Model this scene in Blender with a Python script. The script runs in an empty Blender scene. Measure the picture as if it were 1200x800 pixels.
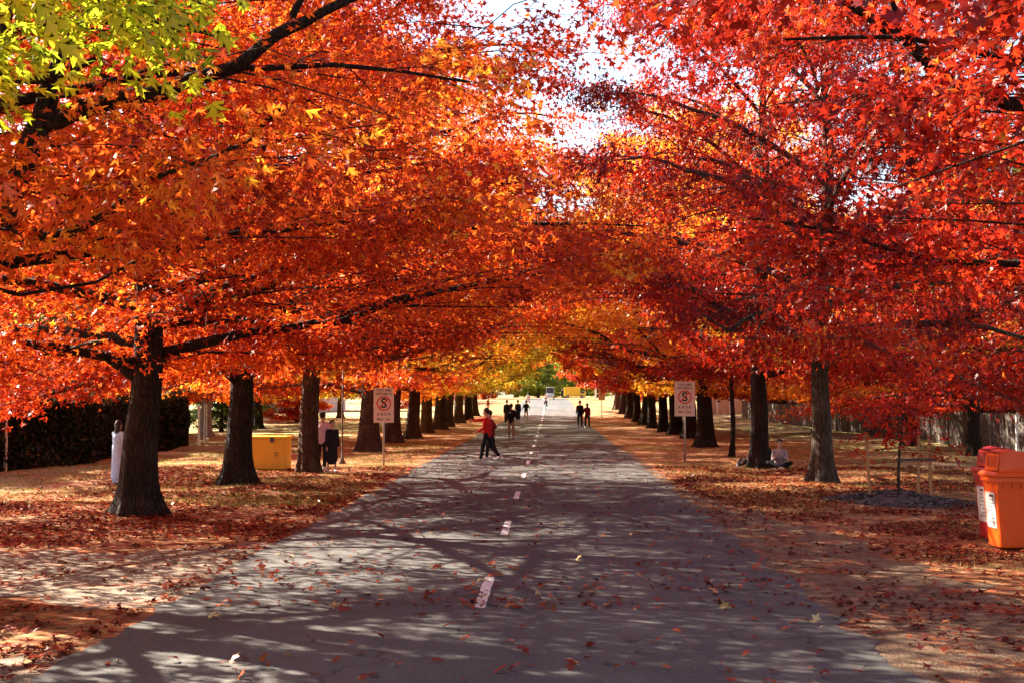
import bpy, bmesh, math, random
import numpy as np
from mathutils import Vector, Matrix
PI = math.pi
sc = bpy.context.scene
C = sc.collection

# ---------------------------------------------------------------- camera
F = 1667.0            # focal length in pixels of the 1200 px wide photograph
CAM_H = 2.1
cd = bpy.data.cameras.new('camera'); cam = bpy.data.objects.new('camera', cd); C.objects.link(cam)
cd.sensor_width = 36.0; cd.lens = F / 1200 * 36.0
cd.clip_start = 0.1; cd.clip_end = 3000
cam.location = (0, 0, CAM_H)
cam.rotation_euler = (math.radians(90 + 2.164), 0, math.radians(1.546))
sc.camera = cam

# ---------------------------------------------------------------- sky and sun
SUN_AZ, SUN_EL = 52.0, 33.0       # degrees left of the road's direction, above the horizon
w = bpy.data.worlds.new('World'); sc.world = w; w.use_nodes = True
nt = w.node_tree; nt.nodes.clear()
sky = nt.nodes.new('ShaderNodeTexSky'); sky.sky_type = 'NISHITA'; sky.sun_disc = False
sky.sun_elevation = math.radians(SUN_EL); sky.sun_rotation = math.radians(-SUN_AZ)
sky.air_density = 1.0; sky.dust_density = 1.5; sky.ozone_density = 1.0
bg = nt.nodes.new('ShaderNodeBackground'); bg.inputs[1].default_value = 0.05
wo = nt.nodes.new('ShaderNodeOutputWorld')
nt.links.new(sky.outputs[0], bg.inputs[0]); nt.links.new(bg.outputs[0], wo.inputs[0])
sd = bpy.data.lights.new('sun', 'SUN'); sd.energy = 5.0; sd.angle = math.radians(0.5); sd.color = (1.0, 0.88, 0.70)
sun = bpy.data.objects.new('sun', sd); C.objects.link(sun)
a_, e_ = math.radians(SUN_AZ), math.radians(SUN_EL)
sun.rotation_euler = Vector((-math.sin(a_) * math.cos(e_), math.cos(a_) * math.cos(e_), math.sin(e_))).to_track_quat('Z', 'Y').to_euler()

sc.view_settings.view_transform = 'Standard'; sc.view_settings.look = 'None'
sc.view_settings.exposure = 2.8; sc.view_settings.gamma = 1.0
sc.view_settings.use_curve_mapping = False
sc.render.engine = 'CYCLES'
cy = sc.cycles
cy.use_denoising = True
cy.max_bounces = 5; cy.diffuse_bounces = 2; cy.glossy_bounces = 2; cy.transmission_bounces = 6; cy.transparent_max_bounces = 6
cy.sample_clamp_indirect = 6.0

# ---------------------------------------------------------------- small helpers
def smooth01(t):
    t = np.clip(t, 0, 1); return t * t * (3 - 2 * t)

def vnoise(x, y, seed=0):
    """value noise, numpy arrays"""
    x = np.asarray(x, float); y = np.asarray(y, float)
    xi = np.floor(x).astype(np.int64); yi = np.floor(y).astype(np.int64)
    fx = x - xi; fy = y - yi; fx = fx * fx * (3 - 2 * fx); fy = fy * fy * (3 - 2 * fy)
    def h(a, b):
        n = (a * 374761393 + b * 668265263 + seed * 974711) & 0x7fffffff
        n = ((n ^ (n >> 13)) * 1274126177) & 0x7fffffff
        return ((n ^ (n >> 16)) & 0xffff) / 65535.0
    return (h(xi, yi) * (1 - fx) * (1 - fy) + h(xi + 1, yi) * fx * (1 - fy)
            + h(xi, yi + 1) * (1 - fx) * fy + h(xi + 1, yi + 1) * fx * fy)

ROAD_L, ROAD_R = -3.85, 2.72

def gz(x, y):
    """height of the ground: level near the camera, rising gently from 110 m on, verges uneven"""
    x = np.asarray(x, float); y = np.asarray(y, float)
    z = 1.45 * smooth01((y - 108) / 110) + 0.25 * smooth01((y - 200) / 120)
    off = np.where(x > 0, x - ROAD_R, ROAD_L - x)
    m = smooth01((off - 0.7) / 3.0)
    n = (vnoise(x * 0.35, y * 0.35, 3) - 0.5) * 0.16 + (vnoise(x * 1.3, y * 1.3, 5) - 0.5) * 0.05
    return z + m * n
def gzf(x, y): return float(gz(x, y))

def link(name, me, parent=None, mat=None):
    o = bpy.data.objects.new(name, me); C.objects.link(o)
    if parent is not None: o.parent = parent
    if mat is not None and me is not None and len(me.materials) == 0: me.materials.append(mat)
    return o

def tag(o, label=None, cat=None, group=None, kind=None):
    if label: o['label'] = label
    if cat: o['category'] = cat
    if group: o['group'] = group
    if kind: o['kind'] = kind
    return o

def empty(name, loc=(0, 0, 0), rz=0.0):
    o = bpy.data.objects.new(name, None); C.objects.link(o)
    o.location = loc; o.rotation_euler = (0, 0, rz); o.empty_display_size = 0.2
    return o

def copy_tree(o, parent=None):
    c = o.copy(); C.objects.link(c)
    if parent is not None: c.parent = parent
    for ch in list(o.children): copy_tree(ch, c)
    return c

def vnoise3(P, f, seed):
    z = P[:, 2] * f * 1.5; z0 = np.floor(z); t = z - z0; t = t * t * (3 - 2 * t)
    a = vnoise(P[:, 0] * f + 37.7 * z0, P[:, 1] * f + 11.3 * z0, seed); b = vnoise(P[:, 0] * f + 37.7 * (z0 + 1), P[:, 1] * f + 11.3 * (z0 + 1), seed)
    return a * (1 - t) + b * t

def np_mesh(name, co, faces, tone=None, smooth=False):
    """co (n,3) ; faces (m,k) all with k corners, or a list of such arrays"""
    me = bpy.data.meshes.new(name)
    fl = faces if isinstance(faces, list) else [faces]
    fl = [np.asarray(f, np.int32) for f in fl if len(f)]
    nl = sum(f.size for f in fl); nf = sum(len(f) for f in fl)
    me.vertices.add(len(co)); me.vertices.foreach_set('co', np.ascontiguousarray(co, np.float32).ravel())
    me.loops.add(nl); me.polygons.add(nf)
    me.loops.foreach_set('vertex_index', np.concatenate([f.ravel() for f in fl]))
    tot = np.concatenate([np.full(len(f), f.shape[1], np.int32) for f in fl])
    st = np.zeros(nf, np.int32); st[1:] = np.cumsum(tot)[:-1]
    me.polygons.foreach_set('loop_start', st)
    try: me.polygons.foreach_set('loop_total', tot)
    except Exception: pass
    if smooth: me.polygons.foreach_set('use_smooth', np.ones(nf, bool))
    if tone is not None:
        at = me.attributes.new('tone', 'FLOAT', 'POINT'); at.data.foreach_set('value', np.ascontiguousarray(tone, np.float32))
    me.update(calc_edges=True)
    return me

class MB:
    """collects simple solids into one mesh"""
    def __init__(s): s.v = []; s.f = []
    def box(s, c, d, rz=0.0, tilt=None, taper=1.0):
        n = len(s.v); hx, hy, hz = d[0] / 2, d[1] / 2, d[2] / 2
        M = Matrix.Rotation(rz, 3, 'Z')
        if tilt is not None: M = tilt @ M
        for sz in (-1, 1):
            k = taper if sz > 0 else 1.0
            for sx, sy in ((-1, -1), (1, -1), (1, 1), (-1, 1)):
                s.v.append(tuple(Vector(c) + M @ Vector((sx * hx * k, sy * hy * k, sz * hz))))
        for q in ((0, 3, 2, 1), (4, 5, 6, 7), (0, 1, 5, 4), (1, 2, 6, 5), (2, 3, 7, 6), (3, 0, 4, 7)):
            s.f.append(tuple(n + i for i in q))
        return s
    def tube(s, pts, rad, k=10, cap=True, flat=1.0, fdir=None):
        pts = [Vector(p) for p in pts]
        if not hasattr(rad, '__len__'): rad = [rad] * len(pts)
        n = len(s.v); ref = None
        for i, p in enumerate(pts):
            d = (pts[min(i + 1, len(pts) - 1)] - pts[max(i - 1, 0)]).normalized()
            if fdir is not None: u = Vector(fdir) - d * d.dot(Vector(fdir)); u.normalize()
            else:
                if ref is None: ref = Vector((1, 0, 0)) if abs(d.x) < 0.8 else Vector((0, 1, 0))
                u = (ref - d * d.dot(ref)).normalized(); ref = u
            v = d.cross(u)
            for j in range(k):
                a = 2 * PI * j / k
                s.v.append(tuple(p + u * (math.cos(a) * rad[i] * flat) + v * (math.sin(a) * rad[i])))
        for i in range(len(pts) - 1):
            for j in range(k):
                a = n + i * k + j; b = n + i * k + (j + 1) % k
                s.f.append((a, b, b + k, a + k))
        if cap:
            s.f.append(tuple(n + j for j in reversed(range(k))))
            m = n + (len(pts) - 1) * k; s.f.append(tuple(m + j for j in range(k)))
        return s
    def ball(s, c, r, k=10, m=7):
        r = r if hasattr(r, '__len__') else (r, r, r)
        n = len(s.v); c = Vector(c)
        for i in range(1, m):
            t = PI * i / m
            for j in range(k):
                a = 2 * PI * j / k
                s.v.append((c.x + r[0] * math.sin(t) * math.cos(a), c.y + r[1] * math.sin(t) * math.sin(a), c.z + r[2] * math.cos(t)))
        s.v.append((c.x, c.y, c.z + r[2])); s.v.append((c.x, c.y, c.z - r[2])); T = len(s.v) - 2
        for i in range(m - 2):
            for j in range(k):
                a = n + i * k + j; b = n + i * k + (j + 1) % k
                s.f.append((a, a + k, b + k, b))
        for j in range(k):
            s.f.append((T, n + j, n + (j + 1) % k)); s.f.append((T + 1, n + (m - 2) * k + (j + 1) % k, n + (m - 2) * k + j))
        return s
    def cap_seg(s, p0, p1, r0, r1, flat=1.0, fdir=None, k=12):
        """tapered limb with rounded ends"""
        p0 = Vector(p0); p1 = Vector(p1); d = (p1 - p0).normalized()
        P = [p0 - d * r0 * 0.97, p0 - d * r0 * 0.7, p0, p0.lerp(p1, 0.5), p1, p1 + d * r1 * 0.7, p1 + d * r1 * 0.97]
        R = [r0 * 0.25, r0 * 0.72, r0, (r0 + r1) / 2, r1, r1 * 0.72, r1 * 0.25]
        return s.tube(P, R, k=k, flat=flat, fdir=fdir)
    def data(s, name, smooth=False):
        me = bpy.data.meshes.new(name); me.from_pydata(s.v, [], s.f); me.update()
        if smooth: me.polygons.foreach_set('use_smooth', np.ones(len(me.polygons), bool))
        return me
    def build(s, name, mat, parent=None, smooth=False, bevel=0.0):
        me = s.data(name, smooth)
        if bevel > 0:
            bm = bmesh.new(); bm.from_mesh(me)
            bmesh.ops.bevel(bm, geom=[e for e in bm.edges if e.is_manifold and e.calc_face_angle(0) > 0.5], offset=bevel, segments=2, affect='EDGES', profile=0.6)
            bm.to_mesh(me); bm.free()
        return link(name, me, parent, mat)

# ---------------------------------------------------------------- materials
class NT:
    def __init__(s, name):
        s.m = bpy.data.materials.new(name); s.m.use_nodes = True; s.t = s.m.node_tree; s.t.nodes.clear()
        s.out = s.n('ShaderNodeOutputMaterial')
    def n(s, typ, **kw):
        nd = s.t.nodes.new(typ)
        for k, v in kw.items(): setattr(nd, k, v)
        return nd
    def l(s, a, b): s.t.links.new(a, b)
    def val(s, sock, v):
        if hasattr(v, 'is_output') or isinstance(v, bpy.types.NodeSocket): s.l(v, sock)
        else: sock.default_value = v
    def noise(s, vec, scale, detail=4, rough=0.55, dist=0.0):
        n = s.n('ShaderNodeTexNoise'); s.l(vec, n.inputs['Vector'])
        n.inputs['Scale'].default_value = scale; n.inputs['Detail'].default_value = detail
        n.inputs['Roughness'].default_value = rough; n.inputs['Distortion'].default_value = dist
        return n.outputs['Fac']
    def ramp(s, fac, stops, interp='LINEAR'):
        r = s.n('ShaderNodeValToRGB'); s.l(fac, r.inputs[0]); cr = r.color_ramp; cr.interpolation = interp
        while len(cr.elements) < len(stops): cr.elements.new(0.5)
        for e, (p, c) in zip(cr.elements, stops):
            e.position = p; e.color = (c[0], c[1], c[2], 1) if hasattr(c, '__len__') else (c, c, c, 1)
        return r.outputs[0]
    def mix(s, fac, a, b, mode='MIX'):
        m = s.n('ShaderNodeMix', data_type='RGBA', blend_type=mode)
        s.val(m.inputs[0], fac)
        for i, v in ((6, a), (7, b)):
            if isinstance(v, tuple): v = (v[0], v[1], v[2], 1)
            s.val(m.inputs[i], v)
        return m.outputs[2]
    def math(s, op, a, b=0.0, clamp=False):
        m = s.n('ShaderNodeMath', operation=op); m.use_clamp = clamp
        s.val(m.inputs[0], a); s.val(m.inputs[1], b); return m.outputs[0]
    def map(s, v, a, b, c=0.0, d=1.0):
        m = s.n('ShaderNodeMapRange'); s.val(m.inputs[0], v)
        for i, q in enumerate((a, b, c, d)): m.inputs[i + 1].default_value = q
        return m.outputs[0]
    def bump(s, h, strength, dist):
        b = s.n('ShaderNodeBump'); b.inputs['Strength'].default_value = strength; b.inputs['Distance'].default_value = dist
        s.l(h, b.inputs['Height']); return b.outputs[0]
    def scale_vec(s, vec, sc_):
        m = s.n('ShaderNodeMapping'); s.l(vec, m.inputs[0]); m.inputs['Scale'].default_value = sc_; return m.outputs[0]
    def pbsdf(s, col, rough=0.8, normal=None, spec=0.3, metal=0.0):
        p = s.n('ShaderNodeBsdfPrincipled')
        if isinstance(col, tuple): col = (col[0], col[1], col[2], 1)
        s.val(p.inputs['Base Color'], col); s.val(p.inputs['Roughness'], rough)
        p.inputs['Specular IOR Level'].default_value = spec; p.inputs['Metallic'].default_value = metal
        if normal is not None: s.l(normal, p.inputs['Normal'])
        return p.outputs[0]
    def done(s, sh): s.l(sh, s.out.inputs[0]); return s.m

def obj_co(N): return N.n('ShaderNodeTexCoord').outputs['Object']
def world_co(N): return N.n('ShaderNodeNewGeometry').outputs['Position']

def leaf_mat(name, stops, trans=0.55, tmul=1.45, warm=.06, k_=.88):
    N = NT(name)
    at = N.n('ShaderNodeAttribute'); at.attribute_name = 'tone'; at.attribute_type = 'GEOMETRY'
    oi = N.n('ShaderNodeObjectInfo')
    wp = world_co(N)
    big = N.noise(wp, 0.42, 2, 0.5)
    f = N.math('ADD', at.outputs['Fac'], N.math('MULTIPLY', N.math('SUBTRACT', big, 0.5), 1.1))
    f = N.math('ADD', f, N.math('MULTIPLY', N.math('SUBTRACT', oi.outputs['Random'], 0.5), 0.14), clamp=True)
    col = N.ramp(f, [(p_, tuple(q_ * k_ for q_ in c_)) for p_, c_ in stops])
    hs = N.n('ShaderNodeHueSaturation'); hs.inputs['Hue'].default_value = .5; hs.inputs['Saturation'].default_value = 1.0; hs.inputs['Value'].default_value = tmul
    N.l(N.mix(warm, col, (.85, .42, .03)), hs.inputs['Color'])
    d = N.n('ShaderNodeBsdfDiffuse'); N.l(col, d.inputs[0])
    t = N.n('ShaderNodeBsdfTranslucent'); N.l(hs.outputs[0], t.inputs[0])
    m = N.n('ShaderNodeMixShader'); m.inputs[0].default_value = trans; N.l(d.outputs[0], m.inputs[1]); N.l(t.outputs[0], m.inputs[2])
    g = N.n('ShaderNodeBsdfGlossy'); g.inputs['Roughness'].default_value = 0.38; g.inputs[0].default_value = (1, 1, 1, 1)
    m2 = N.n('ShaderNodeMixShader'); m2.inputs[0].default_value = 0.022; N.l(m.outputs[0], m2.inputs[1]); N.l(g.outputs[0], m2.inputs[2])
    return N.done(m2.outputs[0])

LM = {
 'crimson': leaf_mat('leaf_crimson', [(0.0, (.10, .003, .004)), (.3, (.27, .006, .006)), (.55, (.52, .018, .010)), (.74, (.70, .055, .014)), (.9, (.80, .16, .02)), (1.0, (.85, .48, .05))], warm=.02, k_=.78),
 'red':     leaf_mat('leaf_red', [(0.0, (.20, .006, .006)), (.3, (.42, .014, .008)), (.55, (.60, .038, .010)), (.76, (.74, .10, .014)), (.92, (.84, .32, .03)), (1.0, (.85, .5, .05))]),
 'orange':  leaf_mat('leaf_orange', [(0.0, (.30, .012, .006)), (.28, (.56, .045, .010)), (.52, (.72, .11, .014)), (.74, (.80, .22, .02)), (.9, (.86, .40, .03)), (1.0, (.85, .58, .07))]),
 'amber':   leaf_mat('leaf_amber', [(0.0, (.50, .08, .012)), (.25, (.74, .22, .016)), (.5, (.82, .38, .025)), (.7, (.78, .50, .04)), (.85, (.58, .48, .05)), (1.0, (.86, .72, .14))]),
 'gold':    leaf_mat('leaf_gold', [(0.0, (.20, .18, .015)), (.3, (.42, .34, .025)), (.5, (.70, .48, .03)), (.72, (.82, .56, .05)), (1.0, (.86, .74, .16))]),
 'lime':    leaf_mat('leaf_lime', [(0.0, (.20, .26, .015)), (.4, (.46, .50, .02)), (.75, (.68, .62, .03)), (.92, (.80, .50, .03)), (1.0, (.80, .40, .03))], trans=.66, warm=.0, k_=1.0),
 'green':   leaf_mat('leaf_green', [(0.0, (.020, .035, .010)), (.5, (.05, .085, .016)), (1.0, (.13, .16, .03))], trans=0.4, warm=0.0),
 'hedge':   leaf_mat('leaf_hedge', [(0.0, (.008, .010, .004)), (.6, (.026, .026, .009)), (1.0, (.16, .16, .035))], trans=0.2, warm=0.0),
 'yellowgreen': leaf_mat('leaf_yellowgreen', [(0.0, (.10, .14, .02)), (.5, (.26, .32, .04)), (1.0, (.55, .52, .06))]),
}

def bark_mat(name, c0, c1, c2, moss=None):
    N = NT(name); oc = obj_co(N)
    st = N.scale_vec(oc, (1, 1, 0.22))
    vo = N.n('ShaderNodeTexVoronoi', feature='DISTANCE_TO_EDGE'); 
    dn = N.n('ShaderNodeTexNoise'); N.l(st, dn.inputs['Vector']); dn.inputs['Scale'].default_value = 5
    wv = N.n('ShaderNodeVectorMath', operation='ADD'); N.l(st, wv.inputs[0])
    sv = N.n('ShaderNodeVectorMath', operation='SCALE'); N.l(dn.outputs['Color'], sv.inputs[0]); sv.inputs['Scale'].default_value = 0.12
    N.l(sv.outputs[0], wv.inputs[1])
    N.l(wv.outputs[0], vo.inputs['Vector']); vo.inputs['Scale'].default_value = 15
    crack = N.map(vo.outputs['Distance'], 0.0, 0.16)
    fine = N.noise(st, 40, 5, 0.7)
    pat = N.noise(oc, 2.2, 4, 0.6)
    col = N.mix(N.map(fine, .3, .7), c0, c1)
    col = N.mix(N.map(pat, .45, .75), col, c2)
    col = N.mix(N.math('MULTIPLY', N.math('SUBTRACT', 1.0, crack), 0.55), col, (c0[0] * .4, c0[1] * .4, c0[2] * .4))
    h = N.math('ADD', N.math('MULTIPLY', crack, 0.7), N.math('MULTIPLY', fine, 0.5))
    return N.done(N.pbsdf(col, 0.9, N.bump(h, 1.0, 0.055), 0.2))

M = {}
M['bark'] = bark_mat('bark_dark', (.015, .009, .006), (.044, .028, .019), (.062, .044, .032))
M['bark_warm'] = bark_mat('bark_warm', (.060, .030, .017), (.12, .062, .034), (.15, .095, .058))
M['bark_grey'] = bark_mat('bark_grey', (.055, .038, .027), (.105, .076, .055), (.17, .13, .10))
M['bark_pale'] = bark_mat('bark_pale', (.45, .43, .40), (.62, .60, .56), (.30, .27, .24))
M['bark_young'] = bark_mat('bark_young', (.06, .04, .028), (.10, .07, .05), (.13, .10, .075))

def plain(name, col, rough=0.6, var=0.15, scale=8, bump=0.1, spec=0.4, metal=0.0, dirt=None):
    N = NT(name); oc = obj_co(N)
    n1 = N.noise(oc, scale, 5, 0.6); n2 = N.noise(oc, scale * 7, 4, 0.6)
    lo = tuple(c * (1 - var) for c in col); hi = tuple(min(1, c * (1 + var)) for c in col)
    c = N.mix(N.map(n1, .3, .7), lo, hi)
    if dirt: c = N.mix(N.math('MULTIPLY', N.map(n1, .52, .75), 0.6), c, dirt)
    rg = N.map(n2, .3, .7, max(0.05, rough - .12), min(1, rough + .12))
    return N.done(N.pbsdf(c, rg, N.bump(n2, bump, 0.01), spec, metal))

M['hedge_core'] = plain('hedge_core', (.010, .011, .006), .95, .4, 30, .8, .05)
# asphalt
N = NT('asphalt'); wp = world_co(N)
agg = N.n('ShaderNodeTexVoronoi'); N.l(wp, agg.inputs['Vector']); agg.inputs['Scale'].default_value = 75
fine = N.noise(wp, 160, 3, 0.7); mid = N.noise(N.scale_vec(wp, (1, .35, 1)), 1.1, 5, 0.6); big = N.noise(N.scale_vec(wp, (1, .12, 1)), .6, 4, 0.55)
stone = N.n('ShaderNodeRGBToBW'); N.l(agg.outputs['Color'], stone.inputs[0])
c = N.ramp(stone.outputs[0], [(0, (.048, .047, .046)), (.6, (.080, .077, .075)), (1, (.155, .148, .142))])
c = N.mix(N.map(mid, .3, .72), c, N.mix(1.0, c, (.74, .72, .74), 'MULTIPLY'))
c = N.mix(N.math('MULTIPLY', N.map(big, .5, .72), .5), c, (.17, .145, .13))
crn = N.n('ShaderNodeTexVoronoi', feature='DISTANCE_TO_EDGE'); 
dn = N.n('ShaderNodeTexNoise'); N.l(wp, dn.inputs['Vector']); dn.inputs['Scale'].default_value = 1.3; dn.inputs['Detail'].default_value = 6
wv = N.n('ShaderNodeVectorMath', operation='ADD'); N.l(wp, wv.inputs[0]); N.l(dn.outputs['Color'], wv.inputs[1]); N.l(wv.outputs[0], crn.inputs['Vector']); crn.inputs['Scale'].default_value = .33
crk = N.math('MULTIPLY', N.map(crn.outputs['Distance'], 0.0, 0.010, 1, 0), N.map(N.noise(wp, .35, 2), .42, .52))
c = N.mix(N.math('MULTIPLY', crk, .8), c, (.015, .013, .012))
sx_ = N.n('ShaderNodeSeparateXYZ'); N.l(wp, sx_.inputs[0])
tr_ = N.math('SINE', N.math('MULTIPLY', N.math('ADD', sx_.outputs['X'], .55 + 1.57), 4.0))
c = N.mix(N.math('MULTIPLY', N.map(tr_, .1, 1.0), .30), c, N.mix(1.0, c, (.70, .69, .70), 'MULTIPLY'))
pt = N.map(N.noise(N.scale_vec(wp, (1, .5, 1)), .55, 3, .4), .62, .635)
c = N.mix(N.math('MULTIPLY', pt, .55), c, (.055, .052, .052))
h = N.math('ADD', stone.outputs[0], fine)
M['asphalt'] = N.done(N.pbsdf(c, N.map(fine, .3, .7, .68, .9), N.bump(h, .75, .006), .35))

# road paint
N = NT('road_paint'); wp = world_co(N)
nz = N.noise(wp, 22, 6, .7)
c = N.mix(N.map(nz, .52, .68), (.72, .70, .67), (.22, .19, .19))
M['paint'] = N.done(N.pbsdf(c, .6, N.bump(N.noise(wp, 90, 3), .3, .004)))

def litter_cols(N, vec, scale, warm=1.0):
    v = N.n('ShaderNodeTexVoronoi'); N.l(vec, v.inputs['Vector']); v.inputs['Scale'].default_value = scale; v.inputs['Randomness'].default_value = 1
    b = N.n('ShaderNodeSeparateColor'); N.l(v.outputs['Color'], b.inputs[0])
    col = N.ramp(b.outputs[0], [(0, (.06, .014, .010)), (.3, (.17, .032, .014)), (.55, (.33, .062, .020)), (.78, (.44, .13, .04)), (.93, (.50, .26, .10)), (1, (.55, .40, .2))])
    return col, v.outputs['Distance']

# verge ground: leaf litter, straw grass, bare soil
N = NT('verge_ground'); wp = world_co(N)
sep = N.n('ShaderNodeSeparateXYZ'); N.l(wp, sep.inputs[0])
lit, ld = litter_cols(N, wp, 11)
lit2, ld2 = litter_cols(N, wp, 6.3)
lit = N.mix(N.noise(wp, 3, 2), lit, lit2)
blade = N.noise(N.scale_vec(wp, (1, 1.6, 1)), 55, 4, .7)
straw = N.ramp(blade, [(.25, (.16, .12, .05)), (.5, (.38, .31, .15)), (.75, (.56, .49, .29))])
green = N.ramp(blade, [(.25, (.07, .075, .018)), (.5, (.19, .19, .045)), (.75, (.33, .31, .09))])
grass = N.mix(N.map(N.noise(wp, .28, 4, .6), .48, .6), straw, green)
soil = N.ramp(N.noise(wp, 9, 6, .65), [(.3, (.13, .075, .045)), (.55, (.22, .14, .09)), (.75, (.31, .22, .15))])
absx = N.math('ABSOLUTE', N.math('ADD', sep.outputs['X'], 0.55))
near = N.map(absx, 8.5, 14, 1.0, 0.0)
far_y = N.map(sep.outputs['Y'], 35, 110, 0.0, 0.18)
lmask = N.math('ADD', N.noise(wp, .33, 5, .62), N.math('MULTIPLY', near, .30))
lmask = N.math('SUBTRACT', lmask, far_y)
cover = N.map(lmask, .50, .64)
speck = N.map(N.noise(wp, 6.5, 4, .7), .42, .58)
cover = N.math('MAXIMUM', N.math('MULTIPLY', cover, N.math('ADD', N.math('MULTIPLY', speck, .35), .65)), N.math('MULTIPLY', speck, .28))
c = N.mix(N.map(N.noise(wp, .8, 4, .6), .55, .7), grass, soil)
c = N.mix(cover, c, lit)
h = N.math('ADD', N.math('MULTIPLY', blade, .5), N.math('MULTIPLY', ld, .8))
M['verge'] = N.done(N.pbsdf(c, .9, N.bump(h, .8, .03), .15))

N = NT('bare_soil'); wp = world_co(N)
soil = N.ramp(N.noise(wp, 5, 7, .68), [(.28, (.075, .043, .026)), (.5, (.15, .096, .060)), (.72, (.27, .195, .13))])
lit, ld = litter_cols(N, wp, 12)
peb = N.n('ShaderNodeTexVoronoi'); N.l(wp, peb.inputs['Vector']); peb.inputs['Scale'].default_value = 42
soil = N.mix(N.math('MULTIPLY', N.map(peb.outputs['Distance'], .0, .25, 1, 0), .35), soil, (.36, .28, .21))
c = N.mix(N.math('MULTIPLY', N.map(N.noise(wp, 1.3, 5, .7), .5, .62), .75), soil, lit)
M['soil'] = N.done(N.pbsdf(c, .92, N.bump(N.math('ADD', N.noise(wp, 25, 6, .7), peb.outputs['Distance']), .7, .02), .15))

N = NT('pale_gravel'); wp = world_co(N)
peb = N.n('ShaderNodeTexVoronoi'); N.l(wp, peb.inputs['Vector']); peb.inputs['Scale'].default_value = 60
pc = N.n('ShaderNodeSeparateColor'); N.l(peb.outputs['Color'], pc.inputs[0])
gr = N.ramp(pc.outputs[0], [(0, (.08, .062, .045)), (.6, (.19, .15, .11)), (1, (.36, .31, .24))])
gr = N.mix(N.map(N.noise(wp, 1.6, 5, .65), .4, .65), gr, (.19, .135, .10))
lit, ld = litter_cols(N, wp, 12)
c = N.mix(N.math('MULTIPLY', N.map(N.noise(wp, 1.1, 6, .75), .52, .62), .8), gr, lit)
M['gravel'] = N.done(N.pbsdf(c, .9, N.bump(peb.outputs['Distance'], .7, .012), .2))

# ================================================================ GROUND, ROAD
ys = np.concatenate([np.arange(-30, 2, 2.0), np.arange(2, 60, .5), np.arange(60, 262, 1.0), np.array([262, 300, 360, 460, 700, 1200, 2500.])])
xs = np.concatenate([[-2500, -1000, -400, -200, -120], np.arange(-80, -20, 4.0), np.arange(-20, 20.1, .5), np.arange(23, 84, 3.0), [120, 200, 400, 1000, 2500]])
X, Y = np.meshgrid(xs, ys)
Z = gz(X, Y)
co = np.stack([X.ravel(), Y.ravel(), Z.ravel()], 1)
nx, ny = len(xs), len(ys)
i = np.arange(ny - 1)[:, None] * nx + np.arange(nx - 1)[None, :]
faces = np.stack([i, i + 1, i + nx + 1, i + nx], -1).reshape(-1, 4)
g = link('ground', np_mesh('ground', co, faces, smooth=True), None, M['verge']); tag(g, kind='structure')

def strip(name, yy, left, right, lift, mat, cols=6):
    """a sheet following the ground between two edge functions"""
    u = np.linspace(0, 1, cols)
    L_, R_ = left(yy), right(yy)
    X = L_[:, None] * (1 - u) + R_[:, None] * u; Y = np.repeat(yy[:, None], cols, 1)
    Z = gz(X, Y) + lift
    n = len(yy); i = np.arange(n - 1)[:, None] * cols + np.arange(cols - 1)[None, :]
    f = np.stack([i, i + 1, i + cols + 1, i + cols], -1).reshape(-1, 4)
    return tag(link(name, np_mesh(name, np.stack([X.ravel(), Y.ravel(), Z.ravel()], 1), f, smooth=True), None, mat), kind='structure')

def wob(y, s, a): return (vnoise(y * 1.7, y * 0, s) - .5) * a + (vnoise(y * 6.1, y * 0, s + 9) - .5) * a * .45
yy = ys[(ys >= -30) & (ys <= 262)]
yy_f = np.concatenate([np.arange(-30, 2, 2.0), np.arange(2, 60, .125), np.arange(60, 262.1, 1.0)])
def edgeL(y): return ROAD_L + wob(y, 11, .22) * np.where(y < 60, 1, .3)
def edgeR(y): return ROAD_R + wob(y, 12, .22) * np.where(y < 60, 1, .3)
road = strip('road', yy_f, edgeL, edgeR, .012, M['asphalt'], 5)
ysh = np.arange(3, 60, .125)
strip('dirt_shoulder', ysh, lambda y: y * 0 + ROAD_R - .3, lambda y: ROAD_R + .25 + 2.3 * smooth01((34 - y) / 22) * (.75 + .5 * vnoise(y * .5, y * 0, 21)) + wob(y, 22, .5) * (y < 33), .006, M['soil'], 9)
# bare gravel where a side track joins on the left
tx = np.arange(-16, ROAD_L + .31, .125)
def track_pt(lo, hi, name, lift=.006):
    cols = 14; u = np.linspace(0, 1, cols)
    X = np.repeat(tx[:, None], cols, 1); Y = lo(tx)[:, None] * (1 - u) + hi(tx)[:, None] * u
    n = len(tx); i = np.arange(n - 1)[:, None] * cols + np.arange(cols - 1)[None, :]
    f = np.stack([i, i + cols, i + cols + 1, i + 1], -1).reshape(-1, 4)
    return tag(link(name, np_mesh(name, np.stack([X.ravel(), Y.ravel(), (gz(X, Y) + lift).ravel()], 1), f[:, ::-1], smooth=True), None, M['gravel']), kind='structure')
track_pt(lambda x: 14.6 + wob(x, 31, .9) - .9 * smooth01((x + 6) / 2), lambda x: 18.9 + wob(x, 32, 1.0) + 1.1 * smooth01((x + 6) / 2), 'gravel_track')
track_pt(lambda x: 3.0 + x * 0, lambda x: 11.6 + wob(x, 33, 1.2), 'gravel_path')

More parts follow.
